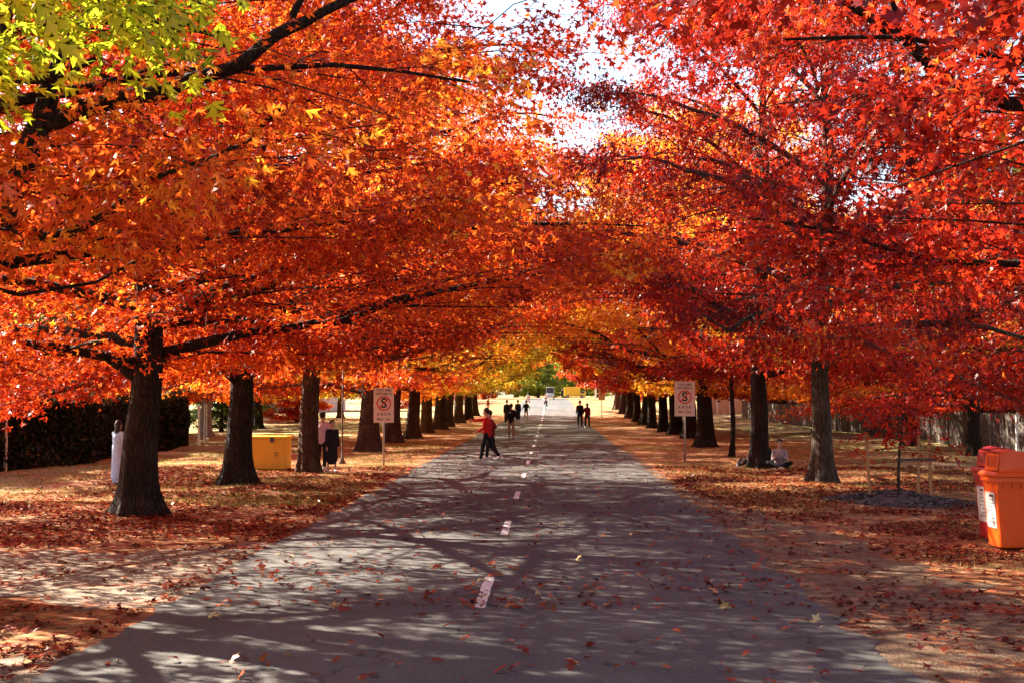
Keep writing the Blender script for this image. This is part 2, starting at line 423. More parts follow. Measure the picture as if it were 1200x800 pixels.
# lane dashes, children of the road
dash_src = None
dy = 14.06
while dy < 205:
    yv = np.linspace(dy, dy + 2.4, 9); cx = -.70
    wv_ = .055
    xl = cx - wv_ + (vnoise(yv * 9, yv * 0, 41) - .5) * .012; xr = cx + wv_ + (vnoise(yv * 9, yv * 0, 42) - .5) * .012
    co = np.concatenate([np.stack([xl, yv, gz(xl, yv) + .016], 1), np.stack([xr, yv, gz(xr, yv) + .016], 1)])
    k = np.arange(8); f = np.stack([k, k + 9, k + 10, k + 1], -1)
    link('lane_dash', np_mesh('lane_dash', co, f), road, M['paint'])
    dy += 7.35

# ================================================================ LEAVES AND TREES
rng = np.random.default_rng(7)
def tmpl_oak():
    """lobed oak leaf, 7 pointed lobes; returns verts (n,3) with length 1 and triangles"""
    half = [(.12, .04), (.30, .27), (.36, .07), (.66, .33), (.70, .08), (1.0, 0)]
    right = [(y, x) for x, y in half]
    pts = [(0, -.12)] + [(a, b) for a, b in right[:-1]] + [(0, 1.0)] + [(-a, b) for a, b in reversed(right[:-1])]
    # outline points: 0 stem, 1..5 right, 6 tip, 7..11 left
    v = [(x, y - .45, -.25 * x * x + .10 * math.sin(y * 3)) for x, y in pts]
    Lf = {k: 12 - k for k in range(1, 6)}
    t = [(0, 1, Lf[1]), (1, 2, 3), (1, 3, Lf[3]), (1, Lf[3], Lf[1]), (Lf[1], Lf[3], Lf[2]),
         (3, 4, 5), (3, 5, Lf[5]), (3, Lf[5], Lf[3]), (Lf[3], Lf[5], Lf[4]), (5, 6, Lf[5])]
    return np.array(v, float), np.array(t)
def tmpl_star():
    v = [(0, -.5, 0), (.13, 0, .02), (0, .55, -.04), (-.13, 0, .02), (.42, .16, -.07), (-.42, .16, -.07), (0, -.18, .0), (0, .12, .0)]
    t = [(0, 1, 3), (1, 2, 3), (6, 4, 7), (6, 7, 5)]
    return np.array(v, float), np.array(t)
def tmpl_rhomb():
    v = [(0, -.5, 0), (.3, .05, -.03), (0, .55, -.05), (-.3, .05, -.03)]
    return np.array(v, float), np.array([(0, 1, 2), (0, 2, 3)])
def tmpl_palm():
    v = [(0, -.42, 0)]; t = []
    for i in range(9):
        a = math.radians(-116 + 29 * i); r_ = (.50 if i in (0, 8) else .58 if i in (2, 6) else .66) if i % 2 == 0 else .20
        v.append((math.sin(a) * r_ * .95, math.cos(a) * r_ - .02, -.22 * r_ * abs(math.sin(a))))
    t = [(0, i, i + 1) for i in range(1, 9)]
    return np.array(v, float), np.array(t)
TM = {'palm': tmpl_palm(), 'oak': tmpl_oak(), 'star': tmpl_star(), 'rhomb': tmpl_rhomb()}

def leaves_mesh(name, P, D, size, tone, kind, flat=.55, rng=rng):
    """P centres, D preferred axis direction, one leaf each"""
    n = len(P); tv, tt = TM[kind]
    d = D + rng.normal(0, .55, (n, 3)); d /= np.linalg.norm(d, axis=1, keepdims=True)
    up = np.array([0, 0, 1.]) * flat + rng.normal(0, .42, (n, 3))
    b = np.cross(d, up); b /= np.linalg.norm(b, axis=1, keepdims=True) + 1e-9
    nn = np.cross(b, d)
    s = size * rng.uniform(.6, 1.35, n)
    curl = rng.uniform(-1.0, 3.2, n)
    co = (P[:, None, :] + s[:, None, None] * (tv[None, :, 0:1] * b[:, None, :] + tv[None, :, 1:2] * d[:, None, :] + tv[None, :, 2:3] * curl[:, None, None] * nn[:, None, :]))
    k = len(tv)
    f = (np.arange(n)[:, None, None] * k + tt[None]).reshape(-1, 3)
    return np_mesh(name, co.reshape(-1, 3), f, tone=np.repeat(tone, k))

def trunk_mesh(name, H, r, rng, lean=(0, 0), flare=1.45, sides=36):
    zs = np.concatenate([[-.35, -.1, 0, .06, .14, .25, .4, .6, .85, 1.15, 1.5], np.linspace(2, H, 16)])
    path = []; co = []
    ph = rng.uniform(0, 6.28, 6); nr = rng.integers(5, 8)
    for z in zs:
        t = max(z, 0) / H
        cx = lean[0] * t ** 1.1 + .09 * math.sin(z * .9 + ph[0]) * min(1, max(z, 0) / 2)
        cy_ = lean[1] * t + .09 * math.sin(z * .7 + ph[1]) * min(1, max(z, 0) / 2)
        rr = r * (1 - .80 * t ** .9)
        fl = (flare - 1) * math.exp(-max(z, 0) / .28) * r + .12 * r * math.exp(-max(z, 0) / .9)
        path.append((cx, cy_, z, rr))
        a = np.linspace(0, 2 * PI, sides, endpoint=False)
        lob = .5 + .5 * np.sin(a * nr + ph[2] + .6 * np.sin(a * 2 + ph[3]))
        rad = rr * (1 + .035 * np.sin(a * 3 + ph[4] + z) + .02 * np.sin(a * 11 + z * 2.3) + rng.normal(0, .012, sides)) + fl * (.35 + 1.0 * lob)
        co.append(np.stack([cx + rad * np.cos(a), cy_ + rad * np.sin(a), np.full(sides, z)], 1))
    co = np.concatenate(co); n = len(zs)
    i = np.arange(n - 1)[:, None] * sides; j = np.arange(sides); jn = (j + 1) % sides
    f = np.stack([i + j, i + jn, i + sides + jn, i + sides + j], -1).reshape(-1, 4)
    return np_mesh(name, co, f, smooth=True), path

def on_path(path, z):
    P = np.array(path); return np.array([np.interp(z, P[:, 2], P[:, 0]), np.interp(z, P[:, 2], P[:, 1]), z]), np.interp(z, P[:, 2], P[:, 3])

class Tubes:
    """many tapered tubes in numpy"""
    def __init__(s): s.co = []; s.f = []; s.n = 0
    def add(s, P, R, k):
        P = np.asarray(P, float); m = len(P)
        d = np.gradient(P, axis=0); d /= np.linalg.norm(d, axis=1, keepdims=True) + 1e-9
        ref = np.array([0, 0, 1.]) if abs(d[0, 2]) < .8 else np.array([1., 0, 0])
        u = np.cross(d, ref); u /= np.linalg.norm(u, axis=1, keepdims=True) + 1e-9; v = np.cross(d, u)
        a = np.linspace(0, 2 * PI, k, endpoint=False)
        ring = P[:, None] + np.asarray(R)[:, None, None] * (np.cos(a)[None, :, None] * u[:, None] + np.sin(a)[None, :, None] * v[:, None])
        s.co.append(ring.reshape(-1, 3)); i = np.arange(m - 1)[:, None] * k; j = np.arange(k); jn = (j + 1) % k
        s.f.append(np.stack([i + j, i + k + j, i + k + jn, i + jn], -1).reshape(-1, 4) + s.n); s.n += m * k
    def mesh(s, name): return np_mesh(name, np.concatenate(s.co), np.concatenate(s.f), smooth=True)

def make_tree(seed, H=14, R=7.6, tr=.36, nl=22, nsec=11, ntw=4, lpt=52, leaf='star', lsize=.155,
              clear=(4.4, 3.0, 2.0), zlow=2.6, lean=(0, 0), split_limbs=False, flare=1.45, bark='bark', mat='red', name='oak_tree', top=1.0, minbr=0.004, road_x=9.6, cone=((5, 8, 10, 12, 15), (0, .2, .8, 2.4, 3.8)), sub=True, spread=1.0, hole=.40, zexp=1.2, sprigs=1.0):
    """local +X faces the road. clear = lowest leaves on the road side, at the trunk, on the far side"""
    rg = np.random.default_rng(seed)
    def clr(x): return np.interp(x, [-6, -1.5, 1.6, 3.0, 4.4, 6.0, 7.5], [clear[2], clear[1], clear[1], clear[1] * .45 + clear[0] * .55, clear[0] - .2, clear[0] + .2, clear[0] + .3])
    tm, path = trunk_mesh('trunk', H * .93, tr, rg, lean, flare)
    limbs = []; LP = []; LD = []; LT = []
    az0 = rg.uniform(0, 6.28)
    for i in range(nl):
        t = (i + .3 * rg.random()) / nl
        z0 = zlow + (H * .88 - zlow) * t ** zexp
        az = az0 + i * 2.39996 + rg.normal(0, .18)
        side = math.cos(az)                       # + toward the road
        prof = np.interp(t, [0, .12, .35, .6, .82, 1], [.80, .95, 1.0, .86, .60, .28])
        reach = R * prof * rg.uniform(.85, 1.08)
        el = np.interp(t, [0, .3, .7, 1], [.10, .30, .62, 1.05]) + max(0, side) * .16 * (1 - t)
        droop = np.interp(t, [0, .3, .8], [2.2, 1.8, .6]) * (1 - .45 * max(0, side))
        if z0 < 2.7 and side > .2: z0 = 2.7 + rg.random() * .8
        ltone = rg.normal(0, .10)
        p0, r0 = on_path(path, min(z0, H * .9))
        n = 11; s = np.linspace(0, 1, n)
        wig = rg.normal(0, .16, (n, 3)).cumsum(0) * .55 * s[:, None]
        rr = reach * s
        P = p0 + np.stack([np.cos(az) * rr, np.sin(az) * rr, np.tan(el) * rr * (1 - .35 * s) - droop * s ** 2.2], 1) + wig
        P[:, 2] = np.minimum(P[:, 2], H * top + .4)
        P[1:, 2] = np.maximum(P[1:, 2], p0[2] + (clr(P[1:, 0]) + .35 - p0[2]) * np.minimum(1, 3 * s[1:])) if p0[2] < clr(P[-1:, 0])[0] + .4 else np.maximum(P[1:, 2], clr(P[1:, 0]) + .25)
        br = max(.025, min(.5 * r0, (.0145 if H > 11 else .012) * reach * (.78 if split_limbs else 1) + .012))
        Rr = br * (1 - s * .86)
        T = Tubes(); T.add(P, Rr, 8)
        # secondaries
        for q in range(nsec):
            ts = .16 + .84 * (q + rg.random() * .8) / nsec
            b0 = np.array([np.interp(ts, s, P[:, c_]) for c_ in range(3)])
            sgn = 1 if q % 2 else -1
            a2 = az + sgn * rg.uniform(.55, 1.25) * (1 if ts < .93 else .3)
            L2 = reach * (.44 * (1.12 - ts) + .13) * rg.uniform(.8, 1.25) * spread
            m = 6; s2 = np.linspace(0, 1, m)
            e2 = rg.normal(.10, .20)
            Q = b0 + np.stack([np.cos(a2) * L2 * s2, np.sin(a2) * L2 * s2, np.tan(e2) * L2 * s2 - .10 * L2 * s2 ** 2 * (2 if t < .4 else 1)], 1) + rg.normal(0, .05, (m, 3)).cumsum(0) * s2[:, None]
            Q[1:, 2] = np.maximum(Q[1:, 2], np.minimum(clr(Q[1:, 0]) + .30, b0[2] + .5)); Q = Q
            if sub: T.add(Q, np.maximum(.35 * np.interp(ts, s, Rr) * (1 - .8 * s2), minbr), 4)
            for w_ in range(ntw):
                tt = (w_ + .3 + rg.random() * .7) / ntw
                c0 = np.array([np.interp(tt, s2, Q[:, c_]) for c_ in range(3)])
                a3 = a2 + rg.normal(0, 1.0); L3 = rg.uniform(.45, .95)
                c1 = c0 + np.array([math.cos(a3) * L3, math.sin(a3) * L3, rg.normal(-.06, .16)])
                if sub: T.add(np.array([c0, (c0 + c1) / 2 + rg.normal(0, .03, 3), c1]), [minbr * 1.6, minbr, minbr * .6], 3)
                k = int(lpt * rg.uniform(.65, 1.35))
                u = rg.random(k) ** .7
                pp = c0 + (c1 - c0) * u[:, None] * 1.15 + rg.normal(0, 1, (k, 3)) * np.array([.25, .25, .15])
                pp[:, 2] -= .10 * rg.random(k)
                dd = (c1 - c0) / L3 + np.array([0, 0, -.35]); tw_tone = ltone + rg.normal(.46, .17) - .08 * (1 - abs(ts))
                LP.append(pp); LD.append(np.repeat(dd[None], k, 0)); LT.append(np.clip(rg.normal(tw_tone, .085, k), 0, 1))
        # leaves along the limb itself
        kk = int(lpt * 7 * sprigs); u = rg.uniform(.10, 1, kk); bp = np.stack([np.interp(u, s, P[:, c_]) for c_ in range(3)], 1)
        LP.append(bp + rg.normal(0, 1, (kk, 3)) * np.array([.30, .30, .20])); LD.append(np.tile([math.cos(az), math.sin(az), -.4], (kk, 1))); LT.append(np.clip(rg.normal(ltone + .46, .13, kk), 0, 1))
        limbs.append(T)
    kk = int(lpt * 26 * sprigs); zz = rg.uniform(max(clear[1], zlow), H * .7, kk); aa = rg.uniform(0, 6.28, kk); ra = np.abs(rg.normal(0, .45, kk)) + .28
    PP = np.array(path); LP.append(np.stack([np.interp(zz, PP[:, 2], PP[:, 0]) + ra * np.cos(aa), np.interp(zz, PP[:, 2], PP[:, 1]) + ra * np.sin(aa), zz], 1))
    LD.append(np.stack([np.cos(aa), np.sin(aa), -.4 + 0 * aa], 1)); LT.append(np.clip(rg.normal(.5, .15, kk), 0, 1))
    P = np.concatenate(LP); D = np.concatenate(LD); T_ = np.concatenate(LT)
    holes = vnoise3(P, .62, seed + 5) * .75 + vnoise3(P, 1.5, seed + 6) * .25 + rg.normal(0, .025, len(P))
    cl = clr(P[:, 0])
    cl = cl + (vnoise(P[:, 0] * .9, P[:, 1] * .9, seed) - .5) * 1.1 - .25 + rg.normal(0, .12, len(P))
    keep = (holes > hole) & (P[:, 2] > cl) & (P[:, 0] < np.interp(P[:, 2], cone[0], [road_x - q for q in cone[1]]) + rg.normal(0, .25, len(P)))
    P, D, T_ = P[keep], D[keep], T_[keep]
    root = empty(name)
    link('trunk', tm, root, M[bark])
    for T in limbs if split_limbs else []:
        link('limb', T.mesh('limb'), root, M[bark])
    if not split_limbs:
        A = Tubes()
        for T in limbs:
            for c_, f_ in zip(T.co, T.f):
                A.co.append(c_); A.f.append(f_ + A.n * 0)
            # re-base indices
        n = 0; co = []; fs = []
        for T in limbs:
            co.append(np.concatenate(T.co)); fs.append(np.concatenate(T.f) + n); n += T.n
        link('branches', np_mesh('branches', np.concatenate(co), np.concatenate(fs), smooth=True), root, M[bark])
    cr = link('crown', leaves_mesh('crown', P, D, lsize, T_, leaf, rng=rg), root, LM[mat]); cr['kind'] = 'stuff'
    print('TREE', name, seed, 'leaves', len(P), 'tris', len(cr.data.polygons))
    return root

SRC = {}
NC = ((5, 6.5, 8, 12), (0, .9, 1.3, 2.2))
SRC['A'] = make_tree(11, leaf='palm', lsize=.126, split_limbs=True, nl=28, nsec=12, lpt=48, tr=.36, clear=(4.1, 2.0, 1.4), zlow=2.1, R=8.0, road_x=8.7, cone=NC)
SRC['H'] = make_tree(13, leaf='star', lsize=.150, split_limbs=True, nl=34, nsec=12, zexp=1.5, lpt=70, tr=.295, clear=(4.2, 2.6, 1.25), zlow=2.2, R=8.3, road_x=9.4, cone=NC, flare=1.6)
SRC['B'] = make_tree(23, leaf='oak', lsize=.142, split_limbs=True, nl=25, nsec=12, lpt=48, tr=.30, clear=(3.9, 3.4, 2.5), zlow=2.9, R=7.8, road_x=7.4, flare=1.25, cone=NC)
SRC['F'] = make_tree(29, leaf='palm', lsize=.150, split_limbs=True, H=7.2, nl=14, nsec=9, lpt=44, tr=.30, clear=(4.75, 4.5, 4.1), zlow=4.2, R=5.4, road_x=5.0, cone=NC, hole=.34)
SRC['C'] = make_tree(31, leaf='star', lsize=.185, nl=28, nsec=12, lpt=52, tr=.38, clear=(4.9, 2.3, 2.0), zlow=2.2, R=9.0, H=15)
SRC['D'] = make_tree(47, leaf='star', lsize=.185, nl=28, nsec=12, lpt=52, tr=.34, clear=(4.9, 2.6, 2.3), zlow=2.5, R=9.0, H=15, flare=1.3)
SRC['E'] = make_tree(59, leaf='rhomb', lsize=.28, nl=26, lpt=36, ntw=4, nsec=11, tr=.36, clear=(5.6, 2.7, 2.4), zlow=2.6, sub=False, R=8.6)
SRC['G'] = make_tree(83, H=10, leaf='rhomb', lsize=.30, nl=26, lpt=30, ntw=3, nsec=10, tr=.25, clear=(.5, .4, .4), zlow=.5, sub=False, R=4.2)
SRC['S'] = make_tree(71, H=8, R=2.6, tr=.09, nl=12, nsec=6, ntw=3, lpt=34, leaf='star', lsize=.17, clear=(2.6, 2.6, 2.6), zlow=2.6, flare=1.3)
used = set()
def put(kind, x, y, rz, s, sz, mat, bark, label, group, cat='tree', name='oak_tree', shape=None):
    src = SRC[kind]
    if kind in used: o = copy_tree(src)
    else: o = src; used.add(kind)
    o.name = name
    o.location = (x, y, gzf(x, y)); o.rotation_euler = (rr.uniform(-.025, .025), rr.uniform(-.025, .025), rz); o.scale = (s, s, sz)
    for ch in o.children:
        ch.material_slots[0].link = 'OBJECT'
        ch.material_slots[0].material = LM[mat] if ch.name.startswith('crown') else M[bark]
    tag(o, label, cat, group)
    return o

GL = 'oaks of the left avenue row'; GR = 'oaks of the right avenue row'
ordn = ['first', 'second', 'third', 'fourth', 'fifth', 'sixth', 'seventh', 'eighth', 'ninth', 'tenth', 'eleventh', 'twelfth', 'thirteenth', 'fourteenth', 'fifteenth', 'sixteenth', 'seventeenth', 'eighteenth', 'nineteenth', 'twentieth']
rr = random.Random(5)
# --- left row.  y, x, kind, scale, palette, bark, label
LROW = [
 (9.6, -7.5, 'F', 1.0, 1.0, 'lime', 'bark', 'yellow green oak whose leaves hang into the top left corner of the photo'),
 (16.2, -8.5, 'A', 1.0, 1.0, 'orange', 'bark', 'leaning oak at the left edge of the photo with thick crooked limbs'),
 (24.6, -7.15, 'H', 1.05, .98, 'orange', 'bark', 'orange oak with the woman in pale dress behind its thick dark trunk'),
 (33.2, -7.3, 'H', 1.08, 1.0, 'red', 'bark', 'red orange oak with spreading roots and black trunk in front of the yellow box'),
 (38.8, -6.6, 'D', .80, 1.15, 'orange', 'bark_warm', 'slimmer oak beside the two standing people and the yellow box'),
 (53.8, -6.85, 'C', 1.05, 1.0, 'orange', 'bark_warm', 'broad brown trunked oak behind the left no stopping sign'),
 (62.5, -6.9, 'D', 1.0, 1.0, 'amber', 'bark_warm', 'brown trunked oak whose trunk shows right beside the left sign post'),
 (70, -6.8, 'C', .88, .95, 'amber', 'bark_warm', None), (79.5, -6.9, 'D', .95, .95, 'gold', 'bark_warm', None), (87.5, -6.8, 'C', .95, .92, 'gold', 'bark_warm', None),
 (95, -6.8, 'D', .95, .95, 'gold', 'bark_warm', None), (109, -7.0, 'E', 1.0, .95, 'gold', 'bark_warm', None), (120, -6.9, 'E', .95, .92, 'gold', 'bark', None),
 (133, -7.0, 'E', .8, .86, 'amber', 'bark', None),]
for i, (y, x, k, s, sz, mat, bark, lb) in enumerate(LROW):
    ang = rr.uniform(-.5, .5) if i > 4 else [0.15, .1, -.35, .45, .2][i]
    put(k, x, y, ang, s, sz, mat, bark, lb or '%s oak in the left row counted from the camera, with %s leaves' % (ordn[i], {'orange': 'orange', 'amber': 'amber', 'gold': 'olive gold', 'red': 'red'}[mat]), GL)
def world_limb(root, pts, rad, sub=()):
    bpy.context.view_layer.update(); inv = root.matrix_world.inverted()
    T = Tubes()
    def fine(p, r_):
        p = np.array(p, float); n_ = len(p); t0 = np.arange(n_); t1 = np.linspace(0, n_ - 1, (n_ - 1) * 5 + 1)
        q = np.stack([np.interp(t1, t0, p[:, k_]) for k_ in range(3)], 1)
        for _ in range(2): q[1:-1] = (q[:-2] + 2 * q[1:-1] + q[2:]) / 4
        q[1:-1] += (np.stack([vnoise(t1 * 1.9, t1 * 0 + k_, 91) for k_ in range(3)], 1)[1:-1] - .5) * .10
        q = np.array([inv @ Vector(v_) for v_ in q]); T.add(q, np.interp(t1, t0, r_) * (1 + .12 * (vnoise(t1 * 2.7, t1 * 0, 95) - .5)), 12)
    fine(pts, rad)
    for p, r_ in sub: fine(p, r_)
    link('limb', T.mesh('limb'), root, M['bark'])
leaning = [o for o in C.objects if o.get('label', '').startswith('leaning oak')][0]
world_limb(leaning, [(-8.45, 16.2, 1.6), (-7.3, 16.1, 2.9), (-6.25, 15.9, 3.95), (-5.85, 15.9, 4.9), (-5.7, 15.9, 5.5), (-5.0, 16.0, 7.0)], [.26, .22, .19, .15, .12, .07],
 [([(-5.75, 15.9, 5.2), (-5.1, 15.8, 5.42), (-4.4, 15.7, 5.45), (-3.95, 15.6, 5.62), (-3.4, 15.6, 5.78), (-2.95, 15.6, 6.15), (-2.2, 15.6, 6.5), (-1.4, 15.5, 6.65)], [.12, .10, .085, .085, .08, .07, .05, .025]),
  ([(-2.95, 15.6, 6.15), (-2.85, 15.6, 6.5), (-2.55, 15.6, 6.9)], [.05, .04, .02]), ([(-7.2, 16.1, 3.0), (-6.9, 15.7, 4.8), (-6.4, 15.6, 5.7), (-5.9, 15.6, 6.6)], [.14, .11, .09, .05])])
world_limb(leaning, [(-8.2, 16.2, 5.4), (-7.0, 15.8, 5.75), (-6.2, 15.6, 5.66), (-5.6, 15.5, 5.6), (-5.0, 15.4, 5.8)], [.16, .12, .10, .07, .03])
RROW = [
 (9.5, 8.6, 'B', .95, 1.0, 'crimson', 'bark', 'deep red oak at the right edge whose large leaves hang nearest the camera'),
 (18.0, 9.3, 'A', .97, 1.0, 'crimson', 'bark', 'deep red oak above the wheelie bins at the right edge'),
 (35.2, 6.65, 'H', .84, 1.18, 'crimson', 'bark_grey', 'red oak with mottled grey trunk standing beside the staked sapling'),
 (42.8, 6.2, 'D', .80, 1.08, 'crimson', 'bark', 'red oak whose trunk has people sitting at its foot'),
 (58.8, 6.35, 'C', .92, .96, 'amber', 'bark', 'amber oak whose dark trunk stands right of the right no stopping sign'),
 (70, 6.8, 'D', 1.0, .98, 'crimson', 'bark', 'red oak whose dark trunk shows directly behind the right sign post'),
 (77.8, 6.8, 'C', .95, .95, 'red', 'bark', 'dark trunked red oak just left of the right no stopping sign'),
 (85, 6.7, 'D', .85, .95, 'crimson', 'bark', None), (93, 6.6, 'D', .85, .92, 'red', 'bark', None), (104, 6.9, 'E', 1, .95, 'gold', 'bark', None),
 (114, 6.9, 'E', .92, .92, 'red', 'bark', None), (126, 7.0, 'E', 1.0, .92, 'amber', 'bark', None), (140, 7.1, 'E', 1.0, .9, 'red', 'bark', None),
 (155, 7.2, 'E', 1.0, .9, 'red', 'bark_warm', None),]
for i, (y, x, k, s, sz, mat, bark, lb) in enumerate(RROW):
    ang = PI + rr.uniform(-.5, .5)
    put(k, x, y, ang, s, sz, mat, bark, lb or '%s oak in the right row counted from the camera, with %s leaves' % (ordn[i], {'crimson': 'crimson', 'red': 'red', 'amber': 'amber', 'gold': 'olive gold'}[mat]), GR)
put('S', 6.15, 48.6, 0, 1.0, 1.0, 'crimson', 'bark', 'thin young oak with a leaning stem between two thick trunks on the right', None, name='young_oak_tree')

# --- trees standing beyond the rows
BG = [(14.6, 49.5, 'D', .72, 'crimson', 'bark', 'dark trunked crimson tree in front of the grey fence above the red bin'), (15.3, 61, 'C', .75, 'red', 'bark', 'dark trunked red tree in front of the grey fence behind the sapling'), (14.6, 78, 'E', .85, 'crimson', 'bark', 'crimson tree in front of the fence seen between the two seated people trunks'),
 (-21, 101, 'E', .8, 'red', 'bark_warm', 'red tree on the left lawn behind the left sign'), (-18.5, 125, 'E', .8, 'amber', 'bark_warm', 'amber tree on the left lawn before the white houses'), (-25, 76, 'E', .8, 'red', 'bark', 'red tree behind the leaning pale posts'),
 (-17.5, 72, 'E', .85, 'orange', 'bark_pale', 'pale barked tree seen behind the yellow box'), (-22, 62, 'E', .9, 'green', 'bark', 'dark green tree behind the left hedge'),
 (-19, 92, 'E', .9, 'green', 'bark', 'green tree beyond the fence with leaning pale posts'), (-27, 47, 'E', 1.0, 'yellowgreen', 'bark', 'yellow green tree rising behind the dark hedge'),
 (-24, 112, 'E', 1, 'orange', 'bark', 'orange tree on the lawn left of the avenue'), (-34, 132, 'E', .9, 'red', 'bark_warm', 'red tree far off on the left lawn'),
 (-34, 80, 'E', 1.1, 'amber', 'bark', 'amber tree far behind the left hedge'), (-24, 190, 'E', .9, 'orange', 'bark_warm', 'orange tree left of the far end of the road'),
 (-44, 58, 'E', 1.1, 'orange', 'bark', 'broad orange tree at the far left behind the hedge'),
 (21, 62, 'E', .95, 'green', 'bark', 'dark green tree behind the grey fence above the bins'), (27, 74, 'E', 1, 'crimson', 'bark', 'crimson tree behind the grey fence on the right'),
 (20, 88, 'E', .95, 'green', 'bark', 'dark evergreen behind the grey fence near the mottled trunk'), (29, 56, 'E', 1, 'red', 'bark', 'red tree at the far right beyond the fence'),
 (24, 108, 'E', .95, 'red', 'bark', 'red tree on the lawn right of the avenue'), (18, 128, 'E', .9, 'crimson', 'bark_warm', 'crimson tree before the pale garden wall'),
 (32, 128, 'E', 1.1, 'amber', 'bark', 'amber tree beside the brick house'), (16, 172, 'E', .9, 'amber', 'bark_warm', 'amber tree right of the far end of the road'),
 (40, 88, 'E', 1.2, 'green', 'bark', 'large green tree far behind the grey fence'),
 (-10.5, 232, 'E', .95, 'orange', 'bark_warm', 'bright orange tree closing the left end of the tunnel'), (15.5, 226, 'E', .95, 'gold', 'bark_warm', 'yellow tree closing the right end of the tunnel'),
 (-2.5, 292, 'G', 1.1, 'yellowgreen', 'bark', 'pale green tree at the far end of the road'), (3, 300, 'G', 1.0, 'yellowgreen', 'bark', 'yellow green tree at the far end of the road'),
 (10, 300, 'G', 1.0, 'yellowgreen', 'bark', 'light green bushy tree beyond the yellow van'), (-12, 300, 'E', 1.1, 'yellowgreen', 'bark', 'light green tree beyond the left end of the road'), (20, 290, 'E', 1.1, 'amber', 'bark', 'amber tree beyond the white gateway'), (-24, 270, 'E', 1.1, 'orange', 'bark', 'orange tree beyond the white house')]
for x, y, k, s, mat, bark, lb in BG:
    put(k, x, y, rr.uniform(0, 6.28), s, s * rr.uniform(.85, 1.0), mat, bark, lb, 'trees beyond the avenue', name='background_tree')

# --- bushy trees and shrubs low to the ground, closing the view under the crowns
BUSH = [(-12.5, 196, .5, 'red', 'red bush just left of the far road edge'), (-14.5, 168, .45, 'amber', 'amber bush behind the last left trunks'), (-10.5, 222, .5, 'orange', 'small orange bush at the far left road end'), (13.5, 185, .5, 'crimson', 'crimson bush behind the last right trunks'), (13, 214, .5, 'amber', 'amber bush right of the white gateway'), (-17, 182, .6, 'crimson', 'crimson bush further left behind the last left trunks'),
 (-20, 112, .55, 'red', 'low red bush on the sunny lawn behind the left trunks'), (-17, 150, .5, 'orange', 'low orange bush on the far left lawn'), (19.5, 67, .5, 'green', 'low green bush at the back of the fence by the sapling'), (20, 118, .6, 'hedge', 'low dark bush at the back of the fence end'),
 (-31, 66, 1.0, 'green', 'round dark green bush tree behind the left hedge end'), (-27, 118, .9, 'yellowgreen', 'yellow green bush on the far left lawn'),
 (-33, 158, 1.1, 'orange', 'rust orange bush beside the white house'), (-46, 112, 1.3, 'green', 'big green bush far behind the pale barked tree'),
 (-20, 205, .8, 'red', 'small red bush near the far end of the left row'), (-58, 92, 1.5, 'green', 'tall green bush at the far left'),
 (-19.5, 84, .45, 'green', 'dark narrow bush right of the pale barked tree'),
 (26, 58, .8, 'hedge', 'nearly black bush behind the grey fence right of the sapling'), (24, 92, 1.0, 'hedge', 'dark bush beyond the grey fence near the trunk with mottled bark'),
 (33, 98, 1.1, 'yellowgreen', 'yellow green bush behind the grey fence'), (38, 72, 1.2, 'green', 'green bush far right behind the fence'), (29, 150, 1.0, 'green', 'green bush beside the far brick house'),
 (24, 190, .9, 'amber', 'amber bush beyond the pale garden wall'), (47, 120, 1.5, 'green', 'tall green bush at the far right'),
 (-8, 330, 1.6, 'gold', 'golden bush tree closing the road end on the left'), (1, 340, 1.5, 'yellowgreen', 'light green cypress like bush at the middle of the road end'), (11, 335, 1.6, 'yellowgreen', 'yellow green bush tree closing the road end on the right'),
 (-22, 335, 1.7, 'amber', 'amber bush tree left of the road end'), (25, 330, 1.7, 'orange', 'orange bush tree right of the road end'), (40, 330, 1.8, 'green', 'wide green bush tree right of the road end'), (-38, 330, 1.8, 'green', 'wide green bush tree left of the road end')]
for x, y, s, mat, lb in BUSH:
    put('G', x, y, rr.uniform(0, 6.28), s, s * .8, mat, 'bark', lb, 'bushes beyond the avenue', cat='bush', name='bush')
# pale straight gum trunks on the left lawn are trees of the E kind; woodland far off on both sides
def woodland(name, x0, x1, y0, y1, n, h, label, mats):
    r_ = np.random.default_rng(abs(int(x0)) + 3)
    cx = r_.uniform(x0, x1, n); cyy = r_.uniform(y0, y1, n); P = []; T = []
    for a, b in zip(cx, cyy):
        hh = h * r_.uniform(.7, 1.2); k = 560
        u = r_.normal(0, 1, (k, 3)); u /= np.linalg.norm(u, axis=1, keepdims=True); u *= r_.uniform(.55, 1, (k, 1))
        p = np.stack([a + u[:, 0] * hh * .45, b + u[:, 1] * hh * .45, hh * .5 + u[:, 2] * hh * .5], 1); P.append(p); T.append(np.clip(r_.normal(r_.uniform(.2, .8), .12, k), 0, 1))
    P = np.concatenate(P); P[:, 2] += gz(P[:, 0], P[:, 1])
    me = leaves_mesh(name, P, np.tile([0, 0, -.3], (len(P), 1)), .95, np.concatenate(T), 'rhomb', rng=r_)
    tag(link(name, me, None, LM[mats]), label, 'woodland', None, 'stuff')
woodland('woodland', -210, -62, 90, 330, 46, 11, 'mixed woodland far off to the left of the avenue', 'yellowgreen')
woodland('woodland', 62, 210, 90, 330, 46, 11, 'mixed green woodland far off to the right of the avenue', 'green')
woodland('woodland', -120, 120, 345, 400, 44, 14, 'woodland closing the view beyond the road end', 'green')

